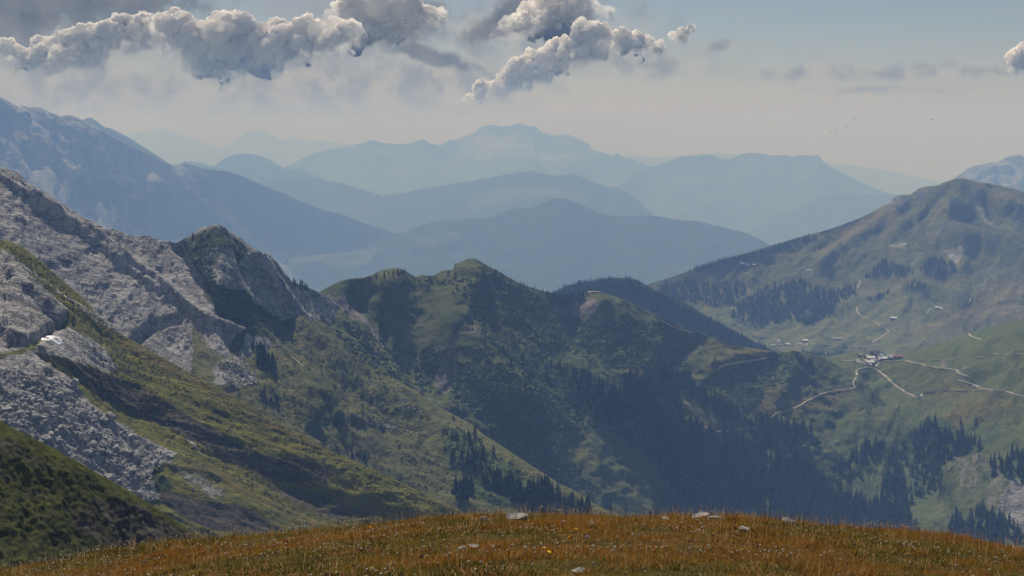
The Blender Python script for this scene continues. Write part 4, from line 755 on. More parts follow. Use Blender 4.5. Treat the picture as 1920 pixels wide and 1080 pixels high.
for poly, n, sz, nm in [([(118, 605), (150, 625), (195, 655), (225, 690), (205, 702), (150, 684), (80, 655)], 900, 0.30, 'left_slope'), ([(185, 625), (230, 660), (260, 700), (225, 690)], 120, 0.5, 'left_slope'), ([(100, 590), (140, 600), (200, 650), (180, 650)], 60, 0.5, 'left_slope'),
                        ([(300, 850), (390, 870), (390, 880), (330, 880)], 90, 0.5, 'left_slope'), ([(330, 878), (390, 890), (440, 935), (400, 940), (350, 915)], 300, 0.45, 'left_slope'), ([(390, 690), (450, 665), (470, 690), (480, 720), (440, 730)], 260, 1.4, 'left_bowl'), ([(460, 620), (540, 630), (560, 660), (500, 650)], 120, 1.0, 'left_bowl'),
                        ([(590, 750), (680, 783), (760, 805), (700, 800)], 120, 1.1, 'left_bowl'), ([(640, 655), (700, 700), (820, 790), (760, 765)], 140, 0.9, 'left_bowl'), ([(540, 690), (640, 700), (760, 780), (860, 860), (700, 860), (560, 760)], 200, 0.7, 'left_bowl')]:
    for x, y in sample_poly(poly, n):
        h, _ = hit(x, y, [nm])
        if h is not None: pos.append(h); scl.append(sz * RNG.uniform(0.6, 1.5))
pos, scl = np.array(pos), np.array(scl)
scatter_join('loose_stones', tiny, pos, scl, RNG.uniform(0, 6.28, len(pos)), M_stones)

# ------------------------------------------------------------------ trees
M_con = None
def foliage_mat(name, c0, c1, scale):
    m, T = new_mat(name)
    p = T.node('ShaderNodeNewGeometry').outputs['Position']; n = T.noise(p, scale, 4, 0.7)
    rnd = T.node('ShaderNodeObjectInfo').outputs['Random']; isl = T.node('ShaderNodeNewGeometry').outputs['Random Per Island']
    f = T.m('ADD', T.sm(n, 0.35, 0.65), T.m('MULTIPLY', T.m('SUBTRACT', isl, 0.5), 0.7), clamp=True)
    c = T.mix(f, c0, c1)
    b = T.node('ShaderNodeBsdfPrincipled', {'Base Color': c, 'Roughness': 0.8, 'Specular IOR Level': 0.1})
    tr = T.node('ShaderNodeBsdfTranslucent', {'Color': c}); mx = T.node('ShaderNodeMixShader', {0: 0.2}); o = T.node('ShaderNodeOutputMaterial')
    T.l.new(b.outputs[0], mx.inputs[1]); T.l.new(tr.outputs[0], mx.inputs[2]); T.l.new(mx.outputs[0], o.inputs[0])
    return m
M_con = foliage_mat('spruce_needles', (0.011, 0.021, 0.011), (0.058, 0.080, 0.034), 0.25)
M_leaf = foliage_mat('alder_leaves', (0.040, 0.064, 0.022), (0.115, 0.148, 0.050), 0.2)
M_bark = plain_mat('spruce_bark', (0.05, 0.038, 0.028), (0.10, 0.08, 0.06), 4.0)
def conifer(seed, tiers, seg):
    rg = np.random.default_rng(seed); V, F_ = [], []
    for i in range(tiers):
        t = i / (tiers - 1); zb = 0.07 + 0.80 * t ** 0.92; zt = min(1.0, zb + 0.30 - 0.13 * t); r = 0.175 * (1 - t) ** 0.85 + 0.018
        a0 = rg.uniform(0, 6.28); c = len(V); V.append((rg.normal(0, .004), rg.normal(0, .004), zt))
        for k in range(seg):
            rr = r * (1.18 if k % 2 else 0.62) * rg.uniform(0.75, 1.2); a = a0 + k * 6.2832 / seg + rg.uniform(-.12, .12)
            V.append((rr * math.cos(a), rr * math.sin(a), zb - (0.035 if k % 2 else -0.01) + rg.uniform(-.015, .015)))
        F_ += [(c, c + 1 + k, c + 1 + (k + 1) % seg) for k in range(seg)]
    return np.array(V), np.array(F_)
def trunk_mesh(h=1.0, r=0.014):
    V, F_ = [], []
    for j, (z, q) in enumerate([(-0.03, 1.3), (0.1, 1.0), (0.5, 0.7), (0.93, 0.2)]):
        for k in range(6): V.append((q * r * math.cos(k * 1.047), q * r * math.sin(k * 1.047), z * h))
    F_ = [(j * 6 + k, j * 6 + (k + 1) % 6, (j + 1) * 6 + (k + 1) % 6, (j + 1) * 6 + k) for j in range(3) for k in range(6)]
    return mesh_np('trunk', V, F_, M_bark, parent=False)
CROWNS = [mesh_np('crown', *conifer(20 + k, 10, 12), M_con, smooth=False, parent=False) for k in range(6)]
TRUNK = trunk_mesh()
def leafy(seed, n=11, sub=1):
    rg = np.random.default_rng(seed); Vs, Fs, off = [], [], 0
    for k in range(n):
        V, F_ = ICO[sub]; c = rg.normal(0, 1, 3); c /= np.linalg.norm(c); c = c * (0.30, 0.30, 0.27) * rg.uniform(0.4, 1.1) + (0, 0, 0.58)
        X = V * rg.uniform(0.13, 0.24) * (1 + 0.35 * rg.normal(size=(len(V), 1)))
        Vs.append(X + c); Fs.append(F_ + off); off += len(V)
    return np.concatenate(Vs), np.concatenate(Fs)
LEAFY = [mesh_np('crown', *leafy(60 + k), M_leaf, smooth=False, parent=False) for k in range(4)]
def tree(kind, loc, h, label, cat, group):
    o = bpy.data.objects.new('spruce_tree' if kind == 's' else 'broadleaf_tree', None); COL.objects.link(o); o.location = loc; o.empty_display_size = 1.0
    wd = h * RNG.uniform(0.85, 1.2); o.scale = (wd, wd, h); o.rotation_euler = (0, 0, RNG.uniform(0, 6.28))
    for nm, me in (('trunk', TRUNK), ('crown', CROWNS[int(RNG.integers(0, 6))] if kind == 's' else LEAFY[int(RNG.integers(0, 4))])):
        c = bpy.data.objects.new(nm, me); COL.objects.link(c); c.parent = o
    return tag(o, label, cat, group)
# woods: (area in the photo, trees, smallest and largest height, ground, label)
WOODS = [
 ([(1110, 770), (1150, 730), (1190, 710), (1240, 712), (1268, 735), (1285, 800), (1340, 818), (1420, 835), (1470, 868), (1520, 880), (1545, 905), (1560, 930), (1640, 945), (1700, 960), (1730, 1005), (1500, 1010), (1250, 985), (1270, 935), (1235, 890), (1170, 830)], 2300, 17, 30, MRn, 'dark spruce in the dense forest filling the valley below the ridge'),
 ([(1040, 690), (1070, 690), (1140, 740), (1170, 760), (1120, 790), (1080, 750)], 90, 14, 24, MRn, 'dark spruce among the alder scrub on the ridge face'),
 ([(1240, 720), (1255, 705), (1300, 705), (1310, 730), (1345, 755), (1385, 780), (1400, 795), (1350, 785), (1300, 745)], 130, 17, 28, MRn, 'dark spruce in the band above the grassy clearing'),
 ([(1405, 800), (1430, 785), (1455, 795), (1480, 795), (1515, 805), (1525, 835), (1490, 855), (1440, 845), (1415, 825)], 130, 16, 28, MRn, 'dark spruce in the grove under the gravel track bend'),
 ([(1556, 880), (1580, 865), (1600, 855), (1620, 835), (1650, 835), (1662, 840), (1630, 858), (1590, 890), (1560, 895)], 70, 16, 27, VM, 'dark spruce in the small grove on the bright green meadow'),
 ([(1650, 945), (1665, 860), (1690, 830), (1720, 810), (1745, 795), (1760, 800), (1780, 815), (1830, 830), (1845, 850), (1800, 855), (1760, 875), (1745, 910), (1720, 930), (1700, 970), (1660, 970)], 330, 15, 27, VM, 'dark spruce in the wood climbing the right meadow'),
 ([(1850, 870), (1880, 855), (1930, 850), (2000, 860), (2000, 920), (1920, 905), (1860, 895)], 110, 15, 26, VM, 'dark spruce in the wood at the right edge'),
 ([(1765, 1005), (1790, 970), (1830, 955), (1870, 970), (1930, 1000), (1990, 1030), (1770, 1030)], 170, 15, 26, VM, 'dark spruce in the bottom right corner behind the knoll'),
 ([(1370, 598), (1385, 570), (1440, 540), (1500, 528), (1560, 552), (1605, 535), (1602, 550), (1566, 572), (1565, 592), (1515, 610), (1480, 600), (1425, 608)], 900, 16, 27, RMn, 'dark spruce in the large wood above the valley floor'),
 ([(1290, 570), (1320, 535), (1395, 530), (1400, 550), (1370, 570), (1340, 575)], 220, 15, 24, RMn, 'dark spruce in the wood left of the valley meadow'),
 ([(1240, 540), (1300, 520), (1330, 530), (1300, 560), (1260, 570)], 130, 15, 24, RMn, 'dark spruce in the wood left of the valley meadow'),
 ([(1615, 524), (1640, 505), (1658, 488), (1672, 500), (1708, 502), (1715, 514), (1660, 524)], 150, 15, 24, RMn, 'dark spruce in the small wood on the right mountain'),
 ([(1722, 508), (1745, 484), (1795, 495), (1790, 512), (1755, 524)], 150, 15, 24, RMn, 'dark spruce in the square wood on the right mountain'),
 ([(1690, 540), (1715, 528), (1735, 535), (1725, 545)], 40, 12, 20, RMn, 'dark spruce in the small wood on the right mountain'),
 ([(1285, 514), (1345, 494), (1400, 482), (1440, 470), (1480, 458), (1520, 446), (1535, 447), (1500, 458), (1430, 480), (1340, 502)], 300, 15, 24, RMn, 'dark spruce in the strip along the crest of the right mountain'),
 ([(1625, 562), (1650, 552), (1672, 548), (1665, 556), (1635, 566)], 30, 12, 18, RMn, 'dark spruce in the short row above the valley'),
 ([(1030, 560), (1070, 540), (1130, 530), (1180, 528), (1215, 545), (1270, 572), (1340, 608), (1420, 650), (1450, 664), (1420, 662), (1300, 620), (1200, 580), (1100, 560)], 1100, 14, 24, ['wooded_hill'], 'dark spruce on the wooded hill behind the ridge'),
 ([(1484, 668), (1500, 662), (1520, 664), (1560, 668), (1590, 668), (1580, 674), (1540, 676)], 90, 14, 22, ['right_mountain'], 'dark spruce in the row behind the village'),
 ([(1614, 667), (1645, 664), (1655, 664), (1640, 668)], 25, 10, 16, ['right_mountain'], 'dark spruce in the row behind the village'),
 ([(850, 925), (880, 910), (890, 935), (862, 940)], 16, 15, 26, ['left_bowl'], 'tall dark spruce in the close clump on the left valley side'),
 ([(895, 905), (960, 895), (985, 920), (930, 935)], 26, 12, 22, ['left_bowl'], 'dark spruce in the scattered group on the left valley side'),
 ([(845, 850), (900, 860), (930, 880), (880, 885), (840, 870)], 22, 10, 18, ['left_bowl'], 'dark spruce in the scattered group on the left valley side'),
 ([(960, 940), (1010, 915), (1070, 935), (1110, 960), (990, 965)], 60, 12, 22, ['left_bowl'], 'dark spruce in the group just behind the grassy knoll'),
 ([(820, 810), (880, 820), (940, 860), (860, 850)], 18, 9, 15, ['left_bowl'], 'dark spruce in the scattered group on the left valley side'),
 ([(640, 830), (680, 850), (690, 862), (650, 850)], 14, 8, 12, ['left_bowl'], 'small spruce in the row beside the left green rib'),
 ([(470, 655), (480, 655), (512, 700), (500, 705), (478, 680)], 34, 12, 20, ['left_bowl'], 'dark spruce in the steep row below the rock slabs'),
 ([(470, 730), (520, 745), (515, 770), (480, 760)], 8, 8, 13, ['left_bowl'], 'dark spruce in the scattered group below the rock slabs'),
 ([(545, 534), (560, 537), (590, 550), (578, 550)], 9, 9, 16, ['rock_slabs', 'middle_ridge'], 'small dark spruce in the row on the skyline left of the col'),
 ([(640, 532), (680, 524), (740, 511), (770, 518), (700, 520)], 14, 7, 13, ['middle_ridge'], 'small dark spruce on the skyline of the middle ridge'),
 ([(900, 497), (960, 529), (1010, 548), (960, 535)], 26, 6, 11, ['middle_ridge'], 'small dark spruce on the skyline of the middle ridge'),
 ([(1015, 550), (1042, 553), (1040, 557), (1018, 556)], 12, 8, 12, ['middle_ridge'], 'small dark spruce on the skyline of the middle ridge'),
 ([(1072, 556), (1100, 551), (1100, 555), (1075, 559)], 10, 8, 12, ['middle_ridge'], 'small dark spruce on the skyline of the middle ridge'),
 ([(900, 660), (1000, 670), (1100, 720), (1000, 760), (920, 720)], 40, 10, 18, ['middle_ridge'], 'dark spruce among the alder scrub on the ridge face'),
]
ALL = []
for poly, n, h0, h1, names, lab in WOODS:
    for x, y in sample_poly(poly, n):
        q, _ = hit(x, y, names)
        if q is not None:
            hh = RNG.uniform(h0, h1); ALL.append((hh / q[1] * (1.0 if 0 < x < 1920 and y < 975 else 0.2), q, hh, lab))
ALL.sort(key=lambda a: -a[0])
NEAR, FARR = ALL[:285], ALL[285:]
for _, q, hh, lab in NEAR: tree('s', q, hh, lab, 'tree', lab[0].lower() + lab[1:])
LONE = [(518, 758, 13, ['left_bowl'], 'lone dark spruce on the grass below the rock slabs'), (662, 862, 12, ['left_bowl'], 'lone spruce standing lowest beside the green rib'), (696, 755, 12, ['left_bowl'], 'lone dark spruce on a hummock in the middle of the left bowl'), (850, 787, 8, ['left_bowl'], 'small lone tree near the bright green grass patch'),
        (890, 815, 15, ['left_bowl'], 'lone spruce at the creek edge under the ridge scree'), (1758, 800, 27, VM, 'tallest spruce at the top of the right wood'), (1804, 799, 17, VM, 'lone spruce right of the wood on the right meadow'), (1833, 800, 18, VM, 'lone dark tree at the meadow edge above the right wood'), (1519, 812, 24, MRn, 'tall spruce alone on the edge of the green meadow'),
        (1589, 577, 15, RMn, 'single spruce right of the large wood, near the track end'), (1579, 590, 13, RMn, 'small round tree below the large wood'), (1328, 682, 16, ['middle_ridge'], 'lone dark spruce on the brown slope below the ridge path'), (363, 446, 9, ['rock_slabs'], 'tiny lone tree on the left shoulder of the rocky peak')]
for x, y, hh, names, lab in LONE:
    q, _ = hit(x, y, names)
    if q is not None: tree('s', q, hh, lab, 'tree', None)
LEAFT = [(1700, 935), (1712, 925), (1722, 905), (1735, 900), (1748, 905), (1755, 890), (1690, 900), (1718, 880), (1665, 905), (1795, 840), (1775, 845), (1590, 895), (1610, 890), (1570, 905), (1560, 880), (1490, 850), (1510, 845), (1470, 850), (1530, 835), (1770, 815)]
for x, y in LEAFT:
    q, _ = hit(x, y, MRn)
    if q is not None: tree('b', q, RNG.uniform(10, 16), 'round light green broadleaf tree at the edge of the right woods', 'tree', 'broadleaf trees in the right woods')
# far woods: rows of tree tops along the wooded crests
for nm, xs, n in (('blue_wooded_hill', (700, 1440), 420), ('wooded_far_hill', (480, 740), 120), ('meadow_hill', (700, 1200), 260), ('left_mountain', (345, 740), 230)):
    L = LF[nm]
    for x in RNG.uniform(*xs, n):
        i = int((x - L['x0']) / L['step']); j = int(RNG.integers(0, 4)); FARR.append((0, L['G'][j, i], RNG.uniform(12, 26), ''))
fp = np.array([a[1] for a in FARR]); fh = np.array([a[2] for a in FARR])
scatter_join('far_spruce_forest', [conifer(80 + k, 5, 6) for k in range(6)], fp, np.stack([fh * 1.05, fh * 1.05, fh], -1), RNG.uniform(0, 6.28, len(fp)), M_con)
# alder scrub that covers the ridge faces as one mass
SCRUB = [([(660, 560), (740, 530), (790, 525), (860, 570), (850, 600), (900, 650), (1000, 690), (1060, 640), (1000, 600), (930, 520), (900, 500), (870, 500), (800, 520), (780, 530), (700, 545)], 900, ['middle_ridge']),
 ([(900, 505), (960, 530), (1010, 555), (1080, 600), (1200, 600), (1300, 650), (1290, 690), (1140, 690), (1030, 650), (960, 590)], 2000, ['middle_ridge']), ([(860, 720), (900, 680), (1000, 680), (1140, 700), (1240, 710), (1280, 780), (1180, 830), (1060, 800), (1080, 870), (1150, 940), (1040, 900), (900, 790)], 2600, ['middle_ridge']),
 ([(640, 600), (690, 620), (760, 660), (830, 660), (820, 740), (760, 720), (700, 680)], 350, ['middle_ridge']), ([(870, 650), (900, 660), (880, 780), (850, 760)], 220, ['middle_ridge']), ([(1340, 700), (1420, 680), (1480, 670), (1480, 710), (1430, 730), (1410, 770), (1380, 765), (1330, 730)], 620, ['middle_ridge']),
 ([(820, 800), (880, 820), (960, 870), (1060, 940), (980, 950), (900, 910), (840, 860)], 380, ['left_bowl']), ([(620, 600), (660, 640), (740, 700), (720, 710), (650, 660)], 120, ['middle_ridge', 'left_bowl']), ([(370, 470), (400, 510), (460, 590), (540, 610), (500, 630), (430, 590), (380, 540)], 260, ['rock_slabs']),
 ([(400, 424), (430, 440), (470, 470), (440, 490), (360, 500), (345, 455)], 60, ['rock_slabs']), ([(540, 640), (700, 700), (800, 790), (740, 790), (600, 690)], 160, ['left_bowl']), ([(550, 770), (640, 790), (620, 805), (560, 790)], 110, ['left_bowl']), ([(1670, 830), (1750, 800), (1760, 870), (1720, 920), (1680, 950)], 160, VM), ([(1400, 800), (1520, 830), (1500, 860), (1420, 840), (1330, 815)], 220, MRn),
 ([(1560, 890), (1620, 870), (1600, 905)], 40, VM), ([(1700, 430), (1850, 520), (1800, 600), (1700, 560)], 70, RMn), ([(1150, 780), (1300, 810), (1500, 890), (1600, 960), (1300, 960)], 420, ['middle_ridge'])]
sp, sr = [], []
for poly, n, names in SCRUB:
    for x, y in sample_poly(poly, n):
        q, _ = hit(x, y, names)
        if q is not None: sp.append(q); sr.append(RNG.uniform(1.3, 3.6) * (0.6 if names[0] in ('rock_slabs', 'left_bowl') else 1.0))
sp, sr = np.array(sp), np.array(sr)
def bush(seed):
    rg = np.random.default_rng(seed); V, F_ = ICO[0]; V = V * (1 + 0.24 * rg.normal(size=(len(V), 1))) * (1, 1, 0.85) + (0, 0, 0.35)
    return V, F_[(V[F_][:, :, 2].max(1) > 0.1)]
scatter_join('alder_scrub', [bush(500 + k) for k in range(6)], sp, np.stack([sr, sr, sr * 0.9], -1), RNG.uniform(0, 6.28, len(sp)), M_leaf)

# tussocks and low heath that roughen the near grass slopes
M_tus = foliage_mat('tussock', (0.055, 0.062, 0.015), (0.16, 0.148, 0.038), 0.05)
def tussocks():
    tp, tr_ = [], []
    for poly, n, nm, r0, r1 in [([(130, 560), (240, 634), (400, 722), (620, 845), (870, 962), (700, 1000), (520, 960), (400, 880), (250, 800), (150, 700)], 6000, 'left_slope', 0.3, 0.8), ([(0, 450), (60, 477), (222, 622), (180, 630), (60, 520)], 700, 'left_slope', 0.3, 0.8),
                                ([(-60, 770), (0, 792), (180, 887), (350, 992), (400, 1040), (-60, 1070)], 1200, 'near_left_slope', 0.07, 0.2), ([(380, 640), (560, 600), (720, 700), (960, 852), (1100, 950), (880, 960), (600, 830), (430, 730)], 5200, 'left_bowl', 0.5, 1.5),
                                ([(1480, 680), (1700, 680), (1920, 620), (1920, 860), (1700, 820), (1540, 880), (1440, 790)], 2600, 'village_meadows', 0.5, 1.4), ([(1300, 560), (1560, 430), (1800, 345), (1920, 370), (1920, 560), (1600, 640)], 2400, 'right_mountain', 1.0, 2.6)]:
        for x, y in sample_poly(poly, n):
            q = hit1(nm, x, y)
            if q is not None and gnoise(q[None] / (r1 * 16) + 5)[0] > RNG.uniform(-0.5, 0.4): tp.append(q); tr_.append(RNG.uniform(r0, r1))
    V, F_ = ICO[0]; F_ = F_[V[F_][:, :, 2].max(1) > 0.2]; sh = []
    for k in range(5):
        W_ = V * (1 + 0.3 * np.random.default_rng(k).normal(size=(12, 1))) * (1, 1, 0.7) + (0, 0, 0.1); sh.append((W_, F_))
    tp, tr_ = np.array(tp), np.array(tr_)
    tag(scatter_join('heath_tussocks', sh, tp, tr_, RNG.uniform(0, 6.28, len(tp)), M_tus), 'grass tussocks and low heath on the mountain slopes')
tussocks()

# ------------------------------------------------------------------ houses
ROOFC = {'grey': (0.30, 0.31, 0.32), 'white': (0.62, 0.62, 0.60), 'blue': (0.30, 0.34, 0.40), 'brown': (0.15, 0.11, 0.085), 'red': (0.24, 0.09, 0.06), 'tan': (0.36, 0.30, 0.23)}
MROOF = {k: plain_mat('roof_' + k, tuple(c * 0.8 for c in v), tuple(min(1, c * 1.15) for c in v), 1.2, 0.6, 0.2) for k, v in ROOFC.items()}
MWALL = {'wood': plain_mat('wall_timber', (0.07, 0.045, 0.03), (0.14, 0.09, 0.06), 1.5), 'plaster': plain_mat('wall_plaster', (0.52, 0.49, 0.44), (0.66, 0.63, 0.58), 0.8)}
M_door = plain_mat('door_timber', (0.05, 0.03, 0.02), (0.09, 0.06, 0.04), 2.0); M_glass = plain_mat('window_glass', (0.03, 0.04, 0.05), (0.06, 0.07, 0.08), 1.0, 0.15)
def boxes(name, bl, mat, parent):
    V, F_ = [], []
    for (x0, x1, y0, y1, z0, z1) in bl:
        c = len(V); V += [(x, y, z) for z in (z0, z1) for y in (y0, y1) for x in (x0, x1)]
        F_ += [(c, c + 2, c + 3, c + 1), (c + 4, c + 5, c + 7, c + 6), (c, c + 1, c + 5, c + 4), (c + 2, c + 6, c + 7, c + 3), (c, c + 4, c + 6, c + 2), (c + 1, c + 3, c + 7, c + 5)]
    return mesh_np(name, V, F_, mat, smooth=False, parent=parent)
def house(px_, py_, names, L, W, hw, rise, rz, roof, wall, label, cat='house', group=None):
    q, _ = hit(px_, py_, names)
    if q is None: return
    o = bpy.data.objects.new('chalet' if cat == 'house' else cat.replace(' ', '_'), None); COL.objects.link(o); o.location = q + np.array((0, 0, -0.8)); o.rotation_euler = (0, 0, R(rz)); tag(o, label, cat, group)
    a, b, e = L / 2, W / 2, 0.9; hw += 0.8
    V = [(-a, -b, -2), (a, -b, -2), (a, b, -2), (-a, b, -2), (-a, -b, hw), (a, -b, hw), (a, b, hw), (-a, b, hw), (-a, 0, hw + rise), (a, 0, hw + rise)]
    me = bpy.data.meshes.new('wall'); me.from_pydata(V, [], [(0, 1, 5, 4), (2, 3, 7, 6), (1, 2, 6, 9, 5), (3, 0, 4, 8, 7), (0, 3, 2, 1), (4, 5, 9, 8), (6, 7, 8, 9)]); me.materials.append(MWALL[wall])
    w = bpy.data.objects.new('wall', me); COL.objects.link(w); w.parent = o
    k = rise / b; th = 0.35; Vr, Fr = [], []
    for s_ in (-1, 1):
        c = len(Vr); y1, z1 = s_ * (b + e), hw - k * e + 0.06
        for dz in (0, th): Vr += [(-a - e, 0, hw + rise + 0.06 + dz), (a + e, 0, hw + rise + 0.06 + dz), (a + e, y1, z1 + dz), (-a - e, y1, z1 + dz)]
        Fr += [(c, c + 1, c + 2, c + 3), (c + 4, c + 5, c + 6, c + 7), (c, c + 1, c + 5, c + 4), (c + 1, c + 2, c + 6, c + 5), (c + 2, c + 3, c + 7, c + 6), (c + 3, c, c + 4, c + 7)]
    r = mesh_np('roof', Vr, Fr, MROOF[roof], smooth=False, parent=o)
    boxes('chimney', [(a * 0.3, a * 0.3 + 0.9, 0.5, 1.4, hw + rise * 0.5, hw + rise + 1.2)], MWALL['plaster'], r)
    boxes('door', [(-0.9, 0.9, -b - 0.12, -b + 0.05, 0.6, 2.9)], M_door, o)
    for x in (-a * 0.6, a * 0.6): boxes('window', [(x - 0.7, x + 0.7, -b - 0.1, -b + 0.05, 1.7, 3.0)], M_glass, o)
    return o
HV = 'houses of the village on the pass'
for h in [(1612, 668, 7, 7, 3.5, 3.0, 20, 'tan', 'wood', 'small brown hut with a pale roof standing apart above the village'), (1625, 671, 11, 8, 4, 3, 25, 'tan', 'wood', 'tan roofed house left of the long white roof in the village'), (1632, 674, 17, 10, 4.5, 3.2, 5, 'white', 'wood', 'long house with a white roof in the middle of the village'),
          (1638, 669, 13, 12, 8, 6, 40, 'brown', 'wood', 'tall brown house with a steep roof at the back of the village'), (1650, 672, 13, 11, 6, 4.5, 60, 'blue', 'plaster', 'blue grey roofed house right of the tall brown house'), (1656, 675, 20, 9, 4.5, 2.8, 0, 'white', 'wood', 'dark walled house with a broad white roof at the village front'),
          (1671, 670, 18, 9, 4, 3.2, -5, 'blue', 'plaster', 'long blue grey roofed house beside the red roof'), (1669, 673, 10, 8, 3.5, 2.8, 30, 'grey', 'wood', 'small grey roofed house in front of the blue grey roof'), (1684, 671, 19, 10, 4, 2.8, -4, 'red', 'wood', 'long barn with a rust red roof at the right end of the village'),
          (1606, 679, 11, 9, 3.8, 3.2, 30, 'tan', 'plaster', 'cream house with a tan roof at the left end of the village'), (1611, 682, 13, 8, 3.2, 2.6, 5, 'grey', 'wood', 'low dark house in front of the cream one at the village left'), (1631, 682, 16, 9, 4, 3, 4, 'white', 'wood', 'white roofed house by the road fork below the village'),
          (1622, 679, 11, 9, 3.5, 2.8, 35, 'tan', 'plaster', 'tan roofed house in the village centre facing the square'), (1637, 678, 12, 8, 3.5, 2.6, 0, 'grey', 'plaster', 'pale house with a grey roof in the village centre'), (1631, 685, 7, 5, 2.4, 1.8, 0, 'white', 'plaster', 'tiny white shed nearest the road fork'),
          (1646, 677, 8, 7, 3.2, 2.6, 50, 'tan', 'plaster', 'small cream house left of the dark walled one')]:
    house(*h[:2], VM, *h[2:9], h[9], 'house', HV)
HR = 'scattered chalets on the right mountain'
for h in [(1393, 496, 14, 8, 3.5, 2.6, 0, 'grey', 'wood', 'left chalet of the three high on the left shoulder of the mountain'), (1403, 496, 16, 9, 3.5, 2.8, 10, 'grey', 'plaster', 'middle chalet of the three high on the mountain shoulder'), (1413, 498, 13, 8, 3.5, 2.6, -10, 'tan', 'wood', 'right chalet of the three high on the mountain shoulder'),
          (1515, 508, 18, 9, 3.5, 2.8, 5, 'blue', 'plaster', 'blue grey roofed chalet alone above the large wood'), (1676, 598, 19, 10, 4, 3, 0, 'white', 'wood', 'long white roofed chalet alone on the meadow right of the winding road'), (1755, 578, 13, 9, 3.5, 2.8, 0, 'white', 'wood', 'left chalet of the pair at the end of a short track'),
          (1763, 580, 13, 8, 3.5, 2.6, -8, 'white', 'plaster', 'right chalet of the pair at the end of a short track'), (1510, 641, 14, 11, 5, 3.6, 0, 'white', 'wood', 'tall chalet with a brown front on the valley floor hamlet'), (1500, 647, 15, 8, 3.5, 2.6, 0, 'blue', 'plaster', 'low blue grey roofed house left of the tall brown chalet'),
          (1477, 647, 12, 8, 3.5, 2.6, 0, 'white', 'wood', 'small white roofed house at the left of the valley hamlet'), (1461, 648, 13, 8, 3.5, 2.6, 15, 'grey', 'wood', 'grey roofed house behind the trees at the hamlet left end'), (1449, 649, 12, 8, 3.2, 2.4, 0, 'grey', 'plaster', 'leftmost house of the valley floor hamlet'), (1562, 636, 15, 8, 3.2, 2.4, 5, 'tan', 'wood', 'left one of two farm houses on the valley meadow'),
          (1573, 637, 14, 8, 3.5, 2.6, -12, 'blue', 'wood', 'right one of two farm houses on the valley meadow'), (1574, 655, 9, 7, 4, 4, 0, 'brown', 'plaster', 'small white chapel-like house above the tree row'), (1820, 726, 5, 4, 2, 1.5, 0, 'grey', 'wood', 'tiny shed beside the road bend on the right meadow')]:
    house(*h[:2], ['right_mountain', 'village_meadows'], *h[2:9], h[9], 'house', HR)
for x, y, lab in [(600, 481, 'leftmost pale house of the far valley hamlet'), (612, 480, 'second pale house from the left in the far valley hamlet'), (625, 478, 'third pale house from the left in the far valley hamlet'), (637, 477, 'fourth pale house from the left in the far valley hamlet'), (676, 473, 'pale farm house right of the far valley hamlet')]:
    house(x, y, ['blue_wooded_hill'], 16, 10, 4, 3, RNG.uniform(-20, 20), 'tan', 'plaster', lab, 'house', 'houses of the far valley hamlet')
def lift_station():
    q, _ = hit(1853, 347, RMn)
    o = bpy.data.objects.new('lift_station', None); COL.objects.link(o); o.location = q; tag(o, 'small dark lift station on the flat shoulder right of the summit', 'lift station')
    boxes('cabin', [(-9, 7, -4, 4, -2, 4.5)], MWALL['wood'], o)
    boxes('roof', [(-11, 9, -5, 5, 4.52, 5.4)], MROOF['brown'], o)
    boxes('mast', [(9.5, 10.3, -0.4, 0.4, -2, 11)], MWALL['wood'], o); boxes('mast', [(-14.4, -13.6, -0.4, 0.4, -2, 8)], MWALL['wood'], o)
    boxes('cable_beam', [(7, 13, -0.3, 0.3, 11.02, 11.6)], MWALL['wood'], o)
lift_station()

# ------------------------------------------------------------------ birds
M_bird = plain_mat('bird_feathers', (0.012, 0.012, 0.014), (0.03, 0.03, 0.032), 4.0)
def bird_mesh(flap):
    V, F_ = [], []
    for j, (x, r) in enumerate([(-0.24, 0.004), (-0.16, 0.03), (-0.05, 0.055), (0.06, 0.05), (0.13, 0.033), (0.17, 0.03), (0.21, 0.004)]):
        for k in range(8): V.append((r * math.cos(k * .785), x, r * math.sin(k * .785)))
    F_ = [(j * 8 + k, j * 8 + (k + 1) % 8, (j + 1) * 8 + (k + 1) % 8, (j + 1) * 8 + k) for j in range(6) for k in range(8)]
    for s_ in (-1, 1):
        c = len(V); z1, z2 = 0.16 * flap, 0.10 * flap
        for th in (0.0, 0.012): V += [(s_ * .03, -.07, th), (s_ * .03, .09, th), (s_ * .22, .10, z1 + th), (s_ * .22, -.07, z1 + th), (s_ * .42, .01, z2 + th), (s_ * .42, -.06, z2 + th)]
        F_ += [(c, c + 1, c + 2, c + 3), (c + 3, c + 2, c + 4, c + 5), (c + 6, c + 7, c + 8, c + 9), (c + 9, c + 8, c + 10, c + 11), (c + 1, c + 2, c + 8, c + 7), (c + 2, c + 4, c + 10, c + 8), (c + 4, c + 5, c + 11, c + 10), (c + 5, c + 3, c + 9, c + 11), (c + 3, c, c + 6, c + 9)]
    c = len(V)
    for th in (-0.006, 0.006): V += [(-.02, -.2, th), (.02, -.2, th), (.06, -.36, th), (-.06, -.36, th)]
    F_ += [(c, c + 1, c + 2, c + 3), (c + 4, c + 5, c + 6, c + 7), (c + 2, c + 3, c + 7, c + 6), (c, c + 3, c + 7, c + 4), (c + 1, c + 2, c + 6, c + 5)]
    return mesh_np('bird', V, F_, M_bird, smooth=False, parent=False)
BM = [bird_mesh(k) for k in (1.0, 0.3, -0.6)]
